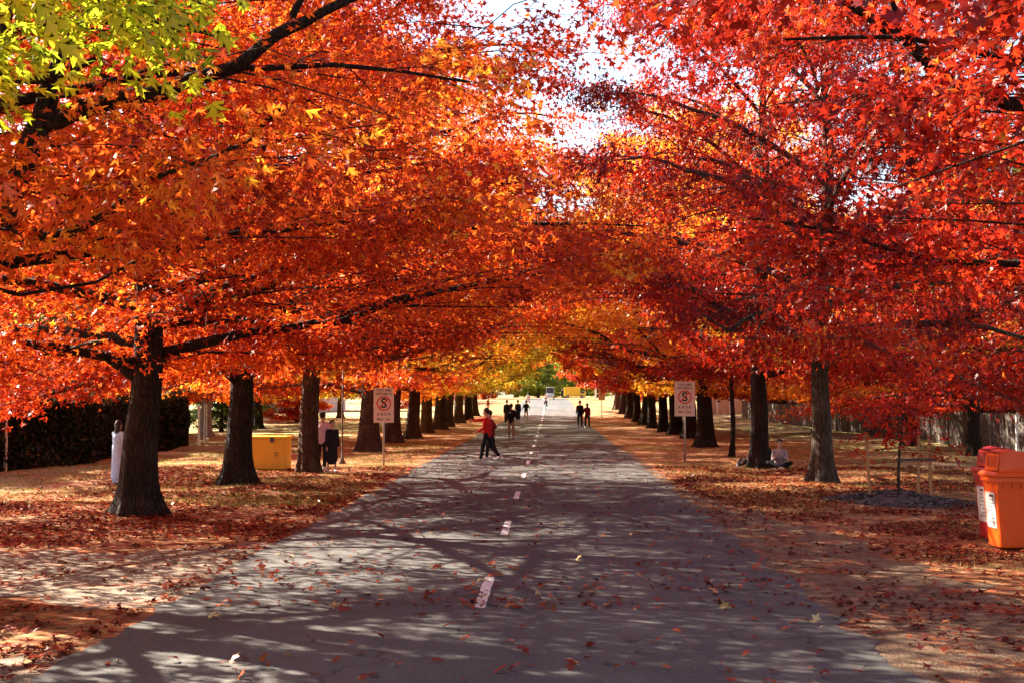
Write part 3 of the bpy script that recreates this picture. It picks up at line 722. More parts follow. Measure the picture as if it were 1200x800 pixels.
# ================================================================ HEDGE
def hedge(name, x, y0, y1, wd, h, label, n, mat='hedge'):
    r_ = np.random.default_rng(17)
    root = empty(name, (x, (y0 + y1) / 2, gzf(x, (y0 + y1) / 2)))
    L_ = y1 - y0
    b = MB()
    for k in range(9): b.tube([((r_.random() - .5) * .3, -L_ / 2 + (k + .5) * L_ / 9, -.2), ((r_.random() - .5) * .4, -L_ / 2 + (k + .5) * L_ / 9 + .1, h * .8)], [.05, .02], 6)
    b.build('stems', M['bark'], root)
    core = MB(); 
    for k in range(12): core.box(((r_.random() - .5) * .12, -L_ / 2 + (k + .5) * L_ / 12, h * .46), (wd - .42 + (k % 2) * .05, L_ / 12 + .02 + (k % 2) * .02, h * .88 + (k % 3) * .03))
    core.build('dark_infill', M['hedge_core'], root)  # near-black solid boxes added inside, darkening the gaps between leaves
    u = r_.random((n, 3)); face = r_.integers(0, 5, n)
    P = np.stack([(u[:, 0] - .5) * wd, (u[:, 1] - .5) * L_, u[:, 2] * h], 1)
    d = r_.uniform(0, .22, n)
    P[:, 0] = np.where(face <= 1, wd / 2 - d, P[:, 0]); P[:, 0] = np.where(face == 2, -wd / 2 + d, P[:, 0]); P[:, 2] = np.where(face >= 3, h - d * 1.2, P[:, 2])
    bulge = (vnoise(P[:, 1] * .6, P[:, 2] * .9, 8) - .5) * .5
    P[:, 0] += bulge * np.sign(P[:, 0]); P[:, 2] += ((vnoise(P[:, 1] * .45, P[:, 0] * .5, 4) - .45) * .9 + (vnoise(P[:, 1] * 2.1, P[:, 0] * 2, 14) - .3) * .35) * (P[:, 2] / h) ** 2
    P[:, 2] = np.maximum(P[:, 2], .02)
    me = leaves_mesh('foliage', P, np.tile([0, 0, .5], (n, 1)), .13, np.clip(r_.normal(.35, .2, n) + .55 * np.clip(P[:, 2] / h - .82, 0, 1) * 4, 0, 1), 'rhomb', rng=r_)  # tone rises near the top: sunlit top painted into the leaf colour
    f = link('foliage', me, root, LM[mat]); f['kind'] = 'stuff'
    tag(root, label, 'hedge'); return root
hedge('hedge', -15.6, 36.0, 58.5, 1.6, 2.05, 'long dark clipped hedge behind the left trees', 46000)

# ================================================================ FALLEN LEAVES, GRASS
LIT = leaf_mat('fallen_leaf_mix', [(0.0, (.06, .010, .008)), (.3, (.17, .022, .013)), (.55, (.32, .042, .018)), (.75, (.46, .10, .035)), (.92, (.58, .28, .11)), (1.0, (.66, .48, .22))], trans=.15, tmul=1.0, warm=0.0)
def near_leaves(name, n, x0, x1, y0, y1, kind, size, dens, label, parent=None, seed=1, lift=.018, power=1.0):
    r_ = np.random.default_rng(seed)
    # more of them near the camera
    y = y0 + (y1 - y0) * r_.random(n) ** power; x = r_.uniform(x0, x1, n)
    keep = r_.random(n) < dens(x, y); x, y = x[keep], y[keep]
    z = gz(x, y) + lift + r_.random(len(x)) * .025
    a = r_.uniform(0, 6.28, len(x))
    D = np.stack([np.cos(a) * 2.2, np.sin(a) * 2.2, 0 * a], 1)
    me = leaves_mesh(name, np.stack([x, y, z], 1), D, size, np.clip(r_.normal(.45, .24, len(x)), 0, 1), kind, flat=2.2, rng=r_)
    return tag(link(name, me, parent, LIT), label, 'leaf litter' if parent is None else None, None, 'stuff')
def track_mask(x, y): return (x < ROAD_L) & (((y > 14.3) & (y < 19.2)) | (y < 11.3))
def dens_left(x, y):
    d = smooth01((vnoise(x * .7, y * .7, 51) * .6 + vnoise(x * 2.3, y * 2.3, 52) * .4 - .25) * 3.2)
    d = np.where(track_mask(x, y), d * .16, d); d = d * np.where(y > 29, smooth01((-x - 3.0) / 1.5) * smooth01((x + 12.5) / 3), 1)
    d = np.maximum(d, .75 * smooth01(1 - (ROAD_L - x) / .5))
    return np.maximum(d, .05)
def dens_right(x, y):
    d = smooth01((vnoise(x * .7, y * .7, 53) * .6 + vnoise(x * 2.3, y * 2.3, 54) * .4 - .28) * 3.0)
    sh = ROAD_R + .25 + 2.3 * smooth01((34 - y) / 22)
    d = np.where(x < sh, d * .22, d)
    return np.maximum(d, .05)
near_leaves('leaf_litter', 70000, -13, ROAD_L - .05, 5, 42, 'star', .115, dens_left, 'carpet of dead red leaves on the left verge', seed=3, power=1.5)
near_leaves('leaf_litter', 64000, ROAD_R + .05, 12, 6, 42, 'star', .115, dens_right, 'carpet of dead red leaves on the right verge', seed=4, power=1.5)
near_leaves('scattered_leaves', 2600, ROAD_L, ROAD_R, 14, 60, 'star', .12, lambda x, y: .35 + .65 * (vnoise(x * 1.2, y * .7, 61) > .55), None, parent=road, seed=5, lift=.022, power=1.6)
# leaves on the asphalt near the camera, one by one
protos = []
for k in range(7):
    r_ = np.random.default_rng(100 + k)
    me = leaves_mesh('fallen_leaf', np.array([[0, 0, 0.]]), np.array([[2., 0, 0]]), .135, np.array([[.35, .5, .62, .78, .25, .9, .55][k]]), 'oak', flat=2.4, rng=r_); me.materials.append(LIT); protos.append(me)
r_ = random.Random(9); placed = 0
while placed < 280:
    y = 6.2 + 12 * r_.random() ** 1.15; x = r_.uniform(ROAD_L + .1, ROAD_R - .05)
    if float(vnoise(x * 1.1, y * .9, 63)) < .38 and r_.random() < .75: continue
    o = bpy.data.objects.new('fallen_leaf', protos[placed % 7]); C.objects.link(o); o.parent = road
    o.location = (x, y, gzf(x, y) + .030); s = r_.uniform(.6, 1.15); o.scale = (s, s, s)
    o.rotation_euler = (r_.gauss(0, .22), r_.gauss(0, .22), r_.uniform(0, 6.28)); placed += 1

N = NT('grass_blades'); oi = N.n('ShaderNodeAttribute'); oi.attribute_name = 'tone'
col = N.ramp(oi.outputs['Fac'], [(0, (.09, .10, .02)), (.4, (.22, .20, .05)), (.7, (.38, .30, .10)), (1, (.52, .44, .20))])
dd = N.n('ShaderNodeBsdfDiffuse'); N.l(col, dd.inputs[0]); tt = N.n('ShaderNodeBsdfTranslucent'); N.l(col, tt.inputs[0])
mm = N.n('ShaderNodeMixShader'); mm.inputs[0].default_value = .4; N.l(dd.outputs[0], mm.inputs[1]); N.l(tt.outputs[0], mm.inputs[2])
M['grass'] = N.done(mm.outputs[0])
def grass(n, x0, x1, y0, y1, seed, label, thr):
    r_ = np.random.default_rng(seed); x = r_.uniform(x0, x1, n); y = y0 + (y1 - y0) * r_.random(n) ** 1.3
    k = vnoise(x * .45, y * .45, seed) * .7 + vnoise(x * 1.9, y * 1.9, seed + 1) * .3 > thr
    k &= ~track_mask(x, y) & ~((x > 0) & (x < ROAD_R + .3 + 2.2 * smooth01((34 - y) / 22)))
    x, y = x[k], y[k]; m = len(x); z = gz(x, y)
    a = r_.uniform(0, 6.28, m); h = r_.uniform(.03, .085, m); lean = r_.uniform(0, .05, m); b = r_.uniform(0, 6.28, m)
    P = np.stack([x, y, z], 1); w_ = np.stack([np.cos(a), np.sin(a), 0 * a], 1) * .006
    tip = P + np.stack([np.cos(b) * lean, np.sin(b) * lean, h], 1)
    co = np.stack([P - w_, P + w_, tip], 1).reshape(-1, 3)
    tone = np.clip(r_.normal(.55, .2, m) - .5 * (vnoise(x * .3, y * .3, 77) - .45), 0, 1)
    tag(link('grass', np_mesh('grass', co, np.arange(3 * m).reshape(-1, 3), tone=np.repeat(tone, 3)), None, M['grass']), label, 'grass', None, 'stuff')
grass(60000, -14.5, -4.2, 27, 64, 81, 'dry yellow grass on the left verge', .42)
grass(60000, 3.2, 14, 12, 60, 91, 'dry yellow grass on the right verge', .50)

# ================================================================ THINGS
M['bin_orange'] = plain('bin_orange', (.78, .095, .004), .38, .06, 3, .05, .5, dirt=(.45, .10, .03))
M['bin_red'] = plain('bin_red', (.42, .012, .014), .38, .08, 3, .05, .5, dirt=(.20, .02, .02))
M['rubber'] = plain('rubber', (.02, .02, .02), .7)
M['sticker'] = plain('sticker', (.62, .58, .56), .5, .12, 30)
M['ink'] = plain('ink', (.05, .03, .03), .6)
M['yellow_metal'] = plain('yellow_metal', (.82, .46, .018), .45, .06, 4, .08, .5, dirt=(.55, .26, .03))
M['steel'] = plain('steel', (.42, .40, .38), .45, .12, 10, .1, .5, .6)
M['dark_steel'] = plain('dark_steel', (.10, .07, .055), .6, .2, 10, .1)
M['sign_face'] = plain('sign_face', (.74, .66, .58), .5, .05, 6, .03)
M['sign_red'] = plain('sign_red', (.62, .03, .02), .5, .05)
M['sign_black'] = plain('sign_black', (.03, .02, .02), .5, .05)
M['wood_stake'] = plain('wood_stake', (.46, .26, .12), .8, .25, 14, .3, .2)
M['wood_grey'] = plain('wood_grey', (.11, .09, .078), .85, .3, 9, .4, .2)
M['white_paint'] = plain('white_paint', (.74, .72, .68), .5, .06, 6)
M['wall_white'] = plain('wall_white', (.72, .70, .66), .7, .06, 3)
M['wall_brick'] = plain('wall_brick', (.34, .16, .10), .85, .25, 20, .4)
M['wall_pink'] = plain('wall_pink', (.55, .38, .28), .8, .12, 5)
M['roof'] = plain('roof', (.16, .10, .085), .8, .25, 12, .4)
M['glass'] = plain('glass', (.03, .04, .05), .12, .1, 3, .0, .6)
M['mulch'] = plain('mulch', (.10, .078, .068), .95, .4, 22, .8, .1)

def wheelie_bin(name, loc, rz, mat, label, sc_=1.0, sticker_h=.48, chute=None):
    """front faces local -X"""
    root = empty(name, loc, rz); root.scale = (sc_,) * 3
    # tapered body with rounded corners
    def ring(hx, hy, z, r, k=5):
        pts = []
        for sx, sy, a0 in ((1, 1, 0), (-1, 1, 90), (-1, -1, 180), (1, -1, 270)):
            for q in range(k):
                a = math.radians(a0 + 90 * q / (k - 1)); pts.append((sx * (hx - r) + r * math.cos(a), sy * (hy - r) + r * math.sin(a), z))
        return pts
    def loft(name_, rings, m, cap0=True, cap1=True, par=root, off=(0, 0)):
        b = MB(); k = len(rings[0])
        for R_ in rings: b.v += [(p[0] + off[0], p[1] + off[1], p[2]) for p in R_]
        for i in range(len(rings) - 1):
            for j in range(k): b.f.append((i * k + j, i * k + (j + 1) % k, (i + 1) * k + (j + 1) % k, (i + 1) * k + j))
        if cap0: b.f.append(tuple(reversed(range(k))))
        if cap1: b.f.append(tuple((len(rings) - 1) * k + j for j in range(k)))
        return b.build(name_, m, par, smooth=False)
    body = loft('body', [ring(.27, .235, .03, .05), ring(.275, .24, .05, .05), ring(.335, .28, .90, .05), ring(.36, .305, .905, .05), ring(.36, .305, .965, .05), ring(.345, .29, .97, .05)], mat)
    # lid: flange + hood that rises to the front with an opening in its front face
    lid = loft('lid', [ring(.375, .315, .970, .05), ring(.385, .325, .985, .05), ring(.385, .325, 1.01, .05), ring(.35, .30, 1.04, .05)], mat)
    b = MB()
    prof = [(-.30, 1.03), (-.26, 1.30), (-.14, 1.335), (.05, 1.31), (.33, 1.17), (.345, 1.05)]
    for sy, hw in ((-1, .265), (1, .265)):
        for (px, pz) in prof: b.v.append((px, sy * hw * (1.0 if pz < 1.1 else .86), pz))
    n = len(prof)
    b.f.append(tuple(range(n))[::-1]); b.f.append(tuple(range(n, 2 * n)))
    for i in range(1, n): b.f.append((i - 1 if False else i, i + 1 if i + 1 < n else 0, (i + 1 if i + 1 < n else 0) + n, i + n))
    # front face as a frame round the opening
    hood = b.build('hood', mat, lid, bevel=.018)
    o = MB(); t_ = Matrix.Rotation(math.atan2(.04, .27), 3, 'Y')
    fr = MB()
    for c_, d_ in (((-.295, 0, 1.075), (.03, .46, .05)), ((-.272, 0, 1.262), (.03, .42, .045)), ((-.284, -.20, 1.17), (.03, .05, .2)), ((-.284, .20, 1.17), (.03, .05, .2))):
        fr.box(c_, d_, tilt=t_)
    fr.build('chute_frame', mat, lid, bevel=.008)
    o.box((-.285, 0, 1.17), (.012, .36, .15), tilt=t_); o.build('chute_shade', chute, lid)  # flat panel in darkened bin colour, painting the shade of the recess
    # side ribs under the rim, handle, wheels, axle
    rb = MB()
    for k in range(-2, 3):
        for sy in (-1, 1): rb.box((k * .12, sy * .30, .87), (.014, .03, .09))
    rb.build('rib', mat, body)
    hd = MB(); hd.tube([(.36, -.22, .93), (.43, -.22, .95), (.43, .22, .95), (.36, .22, .93)], .016, 8); hd.build('handle', mat, root)
    for sy in (-1, 1):
        wh = MB(); wh.tube([(.27, sy * .245, .10), (.27, sy * .30, .10)], .10, 20); wheel = wh.build('wheel', M['rubber'], root)
        hb = MB(); hb.tube([(.27, sy * .301, .10), (.27, sy * .31, .10)], .05, 12); hb.build('hub', mat, wheel)
    # information sticker on the front, tilted with the wall
    tl = Matrix.Rotation(-math.atan2(.06, .85), 3, 'Y')
    st = MB(); st.box((-.3135, 0, .52), (.004, .34, sticker_h), tilt=tl); s_ = st.build('sticker', M['sticker'], root)
    q = MB(); rk = random.Random(3)
    for k in range(8):
        ww = rk.uniform(.12, .26); zz = .52 + sticker_h * (.40 - k * .105)
        q.box((-.3165 - (zz - .52) * .0706, -.13 + ww / 2, zz), (.002, ww,   .008 if k else .03), tilt=tl)
    q.build('print', M['ink'], s_)
    tag(root, label, 'rubbish bin', 'wheelie bins at the right edge')
    return root
wheelie_bin('wheelie_bin', (6.27, 19.5, gzf(6.5, 19.6)), math.radians(3), M['bin_orange'], 'orange wheelie bin with hooded lid, in front of the red one', 1.0, chute=plain('chute_shade_orange', (.50, .06, .004), .5))
wheelie_bin('wheelie_bin', (6.45, 20.5, gzf(6.5, 20.4)), math.radians(1), M['bin_red'], 'dark red wheelie bin with white sticker, behind the orange one', 1.0, .5, chute=plain('chute_shade_red', (.22, .008, .010), .5))

# yellow storage box
def yellow_box(cx, cy):
    root = empty('storage_box', (cx, cy, gzf(cx, cy)), math.radians(-5))
    MB().box((0, 0, .46), (1.24, .80, .86)).build('body', M['yellow_metal'], root, bevel=.02)
    lid = MB().box((0, 0, .925), (1.31, .86, .07)).build('lid', M['yellow_metal'], root, bevel=.015)
    MB().box((.28, -.435, .86), (.11, .03, .14)).build('latch', M['dark_steel'], root, bevel=.005)
    b = MB(); b.tube([(.40 + .05 * math.cos(a), -.41, .46 + .05 * math.sin(a)) for a in np.linspace(.4, 5.9, 12)], .009, 6); b.build('lifting_ring', M['dark_steel'], root)
    for sx in (-.55, .55): MB().box((sx, 0, .015), (.12, .76, .05)).build('runner', M['dark_steel'], root)
    tag(root, 'yellow metal storage box with flat lid standing behind a dark trunk', 'storage box')
yellow_box(-8.12, 40.6)

# no stopping signs
def text(name, body, size, loc, parent, mat, align='CENTER', rz=0, off=.0015):
    cu = bpy.data.curves.new(name, 'FONT'); cu.body = body; cu.size = size; cu.align_x = align; cu.align_y = 'CENTER'; cu.extrude = .0015; cu.offset = off
    o = bpy.data.objects.new(name, cu); C.objects.link(o); o.parent = parent; o.location = loc; o.rotation_euler = (PI / 2, 0, rz); cu.materials.append(mat)
    dg = bpy.context.evaluated_depsgraph_get(); me = bpy.data.meshes.new_from_object(o.evaluated_get(dg))
    n_ = link(name, me, parent); n_.location = loc; n_.rotation_euler = (PI / 2, 0, rz)
    bpy.data.objects.remove(o); return n_
def sign(x, y, label, ztop, hb=1.03, wb=.60, rz=0, full=True):
    root = empty('street_sign', (x, y, gzf(x, y)), rz)
    b = MB(); b.tube([(0, .03, -.3), (0, .03, ztop - .05)], .03, 10); b.build('post', M['steel'], root, smooth=True)
    zc = ztop - hb / 2
    bd = MB().box((0, -.01, zc), (wb, .012, hb)).build('board', M['sign_face'], root, bevel=.004)
    ring = MB(); R0, R1 = .215, .178
    k = 40
    for i in range(k):
        a = 2 * PI * i / k
        for r_, yy_ in ((R0, -.0205), (R1, -.0205), (R0, -.0165), (R1, -.0165)): ring.v.append((r_ * math.cos(a), yy_, zc + .055 + r_ * math.sin(a)))
    for i in range(k):
        a, b_ = 4 * i, 4 * ((i + 1) % k)
        ring.f += [(a, a + 1, b_ + 1, b_), (a, b_, b_ + 2, a + 2), (a + 1, a + 3, b_ + 3, b_ + 1)]
    ring.build('red_ring', M['sign_red'], bd)
    text('letter_s', 'S', .40, (0, -.0185, zc + .052), bd, M['sign_black'], off=.008)
    sl = MB(); sl.box((0, -.023, zc + .055), (.37, .003, .032), tilt=Matrix.Rotation(math.radians(-45), 3, 'Y')); sl.build('slash', M['sign_red'], bd)
    text('lettering', 'YOU ARE', .105, (0, -.018, zc + .445), bd, M['sign_black'])
    text('lettering', 'WITHIN A', .105, (0, -.018, zc + .335), bd, M['sign_black'])
    text('lettering', 'A R E A', .125, (0, -.018, zc - .265), bd, M['sign_black'])
    text('lettering', 'Mon - Sun', .095, (0, -.018, zc - .41), bd, M['sign_black'])
    for zz in (zc - .3, zc + .3):
        bk = MB(); bk.box((0, .012, zz), (.12, .03, .04)); bk.build('bracket', M['steel'], root)
    tag(root, label, 'sign', 'no stopping signs beside the avenue')
sign(-4.95, 42.2, 'no stopping area sign on a thin post left of the road', 2.33, rz=math.radians(3))
sign(4.25, 45.2, 'no stopping area sign on a thin post right of the road, in shade', 2.55, 1.10, .64, rz=math.radians(-4))
sign(4.6, 128, 'small distant no stopping sign near the far right trunks', 2.6)
root = empty('pole', (-15.0 + .1, 38.6, gzf(-15, 38.6))); MB().tube([(0, 0, -.2), (0, 0, 1.62)], .05, 10).build('post', M['white_paint'], root); MB().tube([(0, 0, 1.62), (0, 0, 1.66)], .058, 10).build('post_cap', M['steel'], root); tag(root, 'pale post at the left edge of the photo before the hedge', 'post')
px_, py_ = -6.45, 44.0
root = empty('pole', (px_, py_, gzf(px_, py_))); MB().tube([(0, 0, -.2), (0, 0, .12), (0, 0, .2), (0, 0, 1.2), (0.02, 0, 3.0)], [.075, .075, .03, .027, .024], 10).build('post', M['dark_steel'], root, smooth=True); MB().tube([(0, 0, 0), (0, 0, .08)], .11, 12).build('base', M['dark_steel'], root); tag(root, 'slender dark pole right of the person in black coat', 'pole')

# leaning pale posts with a bottom rail at the hedge end
root = empty('wire_fence', (-15.0, 62, gzf(-15, 62)))
for k, (dy, ln) in enumerate([(-3.2, .1), (-1.8, -.12), (-1.0, -.1), (1.0, .03), (2.6, .0)]):
    MB().tube([(-.1 * k, dy * .55, -.1), (-.1 * k + ln * .6, dy * .55 + ln, 1.75)], .028, 8).build('post', M['white_paint'], root)
MB().tube([(.0, -2.2, .12), (-.4, 1.8, .2)], .022, 6).build('rail', M['white_paint'], root)
MB().tube([(.02, -2.2, 1.2), (-.4, 1.8, 1.25)], .008, 5).build('wire', M['steel'], root)
tag(root, 'leaning pale posts with a low rail at the far end of the dark hedge', 'fence')

# grey picket fence on the right
def fence(x, y0, y1, h, bay, label, mat):
    root = empty('picket_fence', (x, y0, 0)); r_ = random.Random(4)
    n = int((y1 - y0) / bay)
    for i in range(n + 1):
        yy_ = i * bay; z = gzf(x, y0 + yy_)
        MB().box((0, yy_, z + h / 2), (.11, .11, h + .16)).build('post', M['white_paint'] if i == 3 else mat, root)
    for i in range(n):
        z = gzf(x, y0 + (i + .5) * bay)
        for zz in (.3, h - .25): MB().box((.03, (i + .5) * bay, z + zz), (.045, bay - .12, .09)).build('rail', mat, root)
        b = MB(); k = int((bay - .12) / .155)
        for q in range(k):
            hh = h + r_.uniform(-.03, .03); b.box((-.012 + r_.uniform(-.006, .006), i * bay + .12 + q * .155, z + hh / 2 + .03), (.022, .115, hh))
        f = b.build('pickets', mat, root); f['kind'] = 'stuff'
    tag(root, label, 'fence'); return root
fence(17.2, 44, 128, 1.45, 3.0, 'weathered grey paling fence running behind the right lawn', M['wood_grey'])

# distant garden wall, gateway, houses
root = empty('garden_wall', (17.6, 140, gzf(17.6, 140)))
for k in range(4): MB().box((-1.9 + k * 1.25, 0, .75), (1.2, .16, 1.5)).build('wall_panel', M['wall_pink'], root)
for k in range(5): MB().box((-2.53 + k * 1.25, -.02, .85), (.22, .26, 1.7)).build('pier', M['white_paint'], root)
tag(root, 'pale pink garden wall lit by the sun between right trunks', 'wall')
root = empty('gateway', (8.8, 236, gzf(8.8, 236)))
for sx in (-1.3, 0, 1.3): MB().box((sx, 0, 1.5), (.28, .28, 3.0)).build('pillar', M['white_paint'], root)
MB().box((0, 0, 3.08), (3.2, .36, .2)).build('lintel', M['white_paint'], root)
for sx in (-.65, .65):
    b = MB(); b.tube([(sx + .42 * math.cos(a), -.02, 2.35 + .42 * math.sin(a)) for a in np.linspace(0, 2 * PI, 17)], .05, 6, cap=False); b.build('round_frame', M['white_paint'], root)
    MB().box((sx, 0, .9), (1.0, .08, .1)).build('gate_rail', M['white_paint'], root)
tag(root, 'white gateway with round frames at the far right end of the road', 'gateway')

def house(x, y, w_, d_, h, rz, wall, label, nwin=3):
    root = empty('house', (x, y, gzf(x, y) - .05), rz)
    wl = MB().box((0, 0, h / 2), (w_, d_, h)).build('wall', wall, root)
    b = MB(); e = .45; rh = d_ * .28
    b.v = [(-w_ / 2 - e, -d_ / 2 - e, h), (w_ / 2 + e, -d_ / 2 - e, h), (w_ / 2 + e, d_ / 2 + e, h), (-w_ / 2 - e, d_ / 2 + e, h), (-w_ / 2 - e, 0, h + rh), (w_ / 2 + e, 0, h + rh)]
    b.f = [(0, 1, 5, 4), (2, 3, 4, 5), (0, 4, 3), (1, 2, 5), (3, 2, 1, 0)]
    rf = b.build('roof', M['roof'], root)
    MB().box((w_ * .25, .8, h + rh * .8), (.7, .6, 1.4)).build('chimney', M['wall_brick'], rf)
    for i in range(nwin):
        wx = -w_ / 2 + (i + 1) * w_ / (nwin + 1)
        if i == nwin // 2:
            dr = MB().box((wx, -d_ / 2 - .02, 1.05), (.95, .08, 2.1)).build('door', M['roof'], root)
            MB().ball((wx + .36, -d_ / 2 - .09, 1.0), .04).build('handle', M['steel'], dr); continue
        wn = MB().box((wx, -d_ / 2 - .02, 1.55), (1.5, .10, 1.3)).build('window', M['white_paint'], root)
        for sx in (-.36, .36): MB().box((wx + sx, -d_ / 2 - .075, 1.55), (.62, .02, 1.1)).build('pane', M['glass'], wn)
    tag(root, label, 'house', 'houses beyond the avenue')
house(-29, 150, 13, 9, 3.0, .35, M['wall_white'], 'white house seen between the left trunks above the yellow box')
house(-21.5, 218, 14, 9, 3.1, .15, M['wall_white'], 'white house far off beside the left end of the road')
house(27, 165, 13, 9, 3.0, -.3, M['wall_brick'], 'brick house behind the pale garden wall on the right', 3)
house(-48, 135, 14, 10, 3.2, .6, M['wall_pink'], 'pink walled house far left behind the trees')

# staked sapling on a mulch mound
SX, SY = 6.95, 28.7; SZ = gzf(SX, SY)
def mound():
    k, m = 44, 9; v = []; f = []; r_ = np.random.default_rng(3)
    for i in range(m):
        t = i / (m - 1)
        for j in range(k):
            a = 2 * PI * j / k; R_ = (1.42 + .14 * math.sin(a * 3 + 1) + r_.normal(0, .03)) * t
            z = .24 * math.exp(-(t * 1.75) ** 2) * (1 + r_.normal(0, .10)) - (.03 if i == m - 1 else -.0)
            v.append((R_ * math.cos(a), R_ * 1.1 * math.sin(a), z + gzf(SX + R_ * math.cos(a), SY + R_ * 1.1 * math.sin(a)) - SZ))
    for i in range(m - 1):
        for j in range(k): f.append((i * k + j, i * k + (j + 1) % k, (i + 1) * k + (j + 1) % k, (i + 1) * k + j))
    me = bpy.data.meshes.new('mulch_mound'); me.from_pydata(v, [], f); me.update()
    root = link('mulch_mound', me, None, M['mulch']); root.location = (SX, SY, SZ)
    r_ = np.random.default_rng(8); n = 3600; a = r_.uniform(0, 6.28, n); R_ = 1.5 * r_.random(n) ** .6
    x, y = R_ * np.cos(a), R_ * 1.1 * np.sin(a); z = .24 * np.exp(-(R_ / 1.42 * 1.75) ** 2) + gz(SX + x, SY + y) - SZ + .012
    b = r_.uniform(0, 6.28, n); D = np.stack([np.cos(b) * 2, np.sin(b) * 2, 0 * b], 1)
    c = leaves_mesh('bark_chips', np.stack([x, y, z], 1), D, .085, r_.random(n), 'rhomb', flat=1.0, rng=r_)
    o = link('bark_chips', c, root, M['mulch_chip']); o['kind'] = 'stuff'
    tag(root, 'mound of dark bark mulch round the staked sapling', 'mulch mound')
N = NT('mulch_chip'); at = N.n('ShaderNodeAttribute'); at.attribute_name = 'tone'
M['mulch_chip'] = N.done(N.pbsdf(N.ramp(at.outputs['Fac'], [(0, (.05, .036, .03)), (.6, (.13, .10, .09)), (1, (.25, .20, .17))]), .9))
mound()
root = empty('sapling', (SX, SY, SZ + .1))
MB().tube([(0, 0, -.1), (.0, 0, .5), (.03, 0, 1.0), (.10, 0, 1.5), (.16, 0.02, 2.1)], [.035, .03, .027, .022, .014], 8).build('trunk', M['bark_young'], root, smooth=True)
T = Tubes(); r_ = np.random.default_rng(12); LP, LD, LT = [], [], []
for k in range(22):
    z0 = .95 + 1.15 * k / 22; a = k * 2.4 + r_.normal(0, .2); L_ = r_.uniform(.55, 1.15)
    p0 = np.array([.02 + .1 * (z0 - 1), 0, z0]); p1 = p0 + np.array([math.cos(a) * L_, math.sin(a) * L_, r_.uniform(-.25, .3)])
    T.add(np.array([p0, (p0 + p1) / 2 + [0, 0, .06], p1]), [.012, .008, .004], 4)
    n_ = 36; u = r_.random(n_) ** .5; LP.append(p0 + (p1 - p0) * u[:, None] * 1.1 + r_.normal(0, .10, (n_, 3))); LD.append(np.tile(p1 - p0 + [0, 0, -.5], (n_, 1))); LT.append(np.clip(r_.normal(.6, .12, n_), 0, 1))
link('branches', T.mesh('branches'), root, M['bark_young'])
cr = link('crown', leaves_mesh('crown', np.concatenate(LP), np.concatenate(LD), .13, np.concatenate(LT), 'oak', rng=r_), root, LM['crimson']); cr['kind'] = 'stuff'
tag(root, 'small red leaved sapling tied between wooden stakes on the mulch', 'sapling')
for (dx, dy_, lb, tl) in ((-.62, -.1, 'leftmost wooden stake beside the sapling', .05), (.38, -.05, 'middle wooden stake just right of the sapling stem', -.02), (.72, .35, 'rightmost wooden stake near the sapling', .03)):
    st = MB().box((0, 0, .62), (.05, .05, 1.5), tilt=Matrix.Rotation(-tl, 3, 'Y')).build('stake', M['wood_stake'], None)
    st.location = (SX + dx, SY + dy_, gzf(SX + dx, SY + dy_) - .02); tag(st, lb, 'stake', 'stakes round the sapling')
tie = MB().box((0, 0, 0), (.78, .01, .05)).build('tree_tie', M['wood_grey'], None); tie.location = (SX + .33, SY - .085, SZ + .86); tag(tie, 'grey strap tying the sapling to the stakes', 'tree tie')

# ================================================================ PEOPLE
def cloth(name, col): return plain(name, col, .85, .18, 9, .3, .2)
PM = {'skin': plain('skin', (.50, .28, .19), .55, .06, 6, .05), 'hair': plain('hair', (.018, .012, .010), .6, .2, 20, .3),
      'red': cloth('cloth_red', (.52, .02, .02)), 'darkred': cloth('cloth_darkred', (.20, .015, .018)), 'black': cloth('cloth_black', (.013, .013, .016)),
      'navy': cloth('cloth_navy', (.02, .024, .04)), 'white': cloth('cloth_white', (.72, .70, .68)), 'pink': cloth('cloth_pink', (.62, .42, .46)),
      'paleblue': cloth('cloth_paleblue', (.42, .58, .80)), 'tan': cloth('cloth_tan', (.36, .24, .19)), 'lilac': cloth('cloth_lilac', (.34, .29, .31)), 'cream': cloth('cloth_cream', (.70, .60, .42)), 'brown': cloth('cloth_brown', (.13, .06, .035)),
      'shoe': plain('shoe_white', (.62, .60, .58), .6), 'shoedark': plain('shoe_dark', (.03, .025, .025), .6)}
def remeshed(mb, name, voxel, its=2):
    me = mb.data(name); o = bpy.data.objects.new('tmp', me); C.objects.link(o)
    md = o.modifiers.new('r', 'REMESH'); md.mode = 'VOXEL'; md.voxel_size = voxel; md.use_smooth_shade = True
    bpy.context.view_layer.update()
    r = bpy.data.meshes.new_from_object(o.evaluated_get(bpy.context.evaluated_depsgraph_get()))
    bpy.data.objects.remove(o); r.name = name
    bm = bmesh.new(); bm.from_mesh(r)
    for _ in range(its): bmesh.ops.smooth_vert(bm, verts=bm.verts, factor=.5, use_axis_x=True, use_axis_y=True, use_axis_z=True)
    bm.to_mesh(r); bm.free()
    r.polygons.foreach_set('use_smooth', np.ones(len(r.polygons), bool)); return r

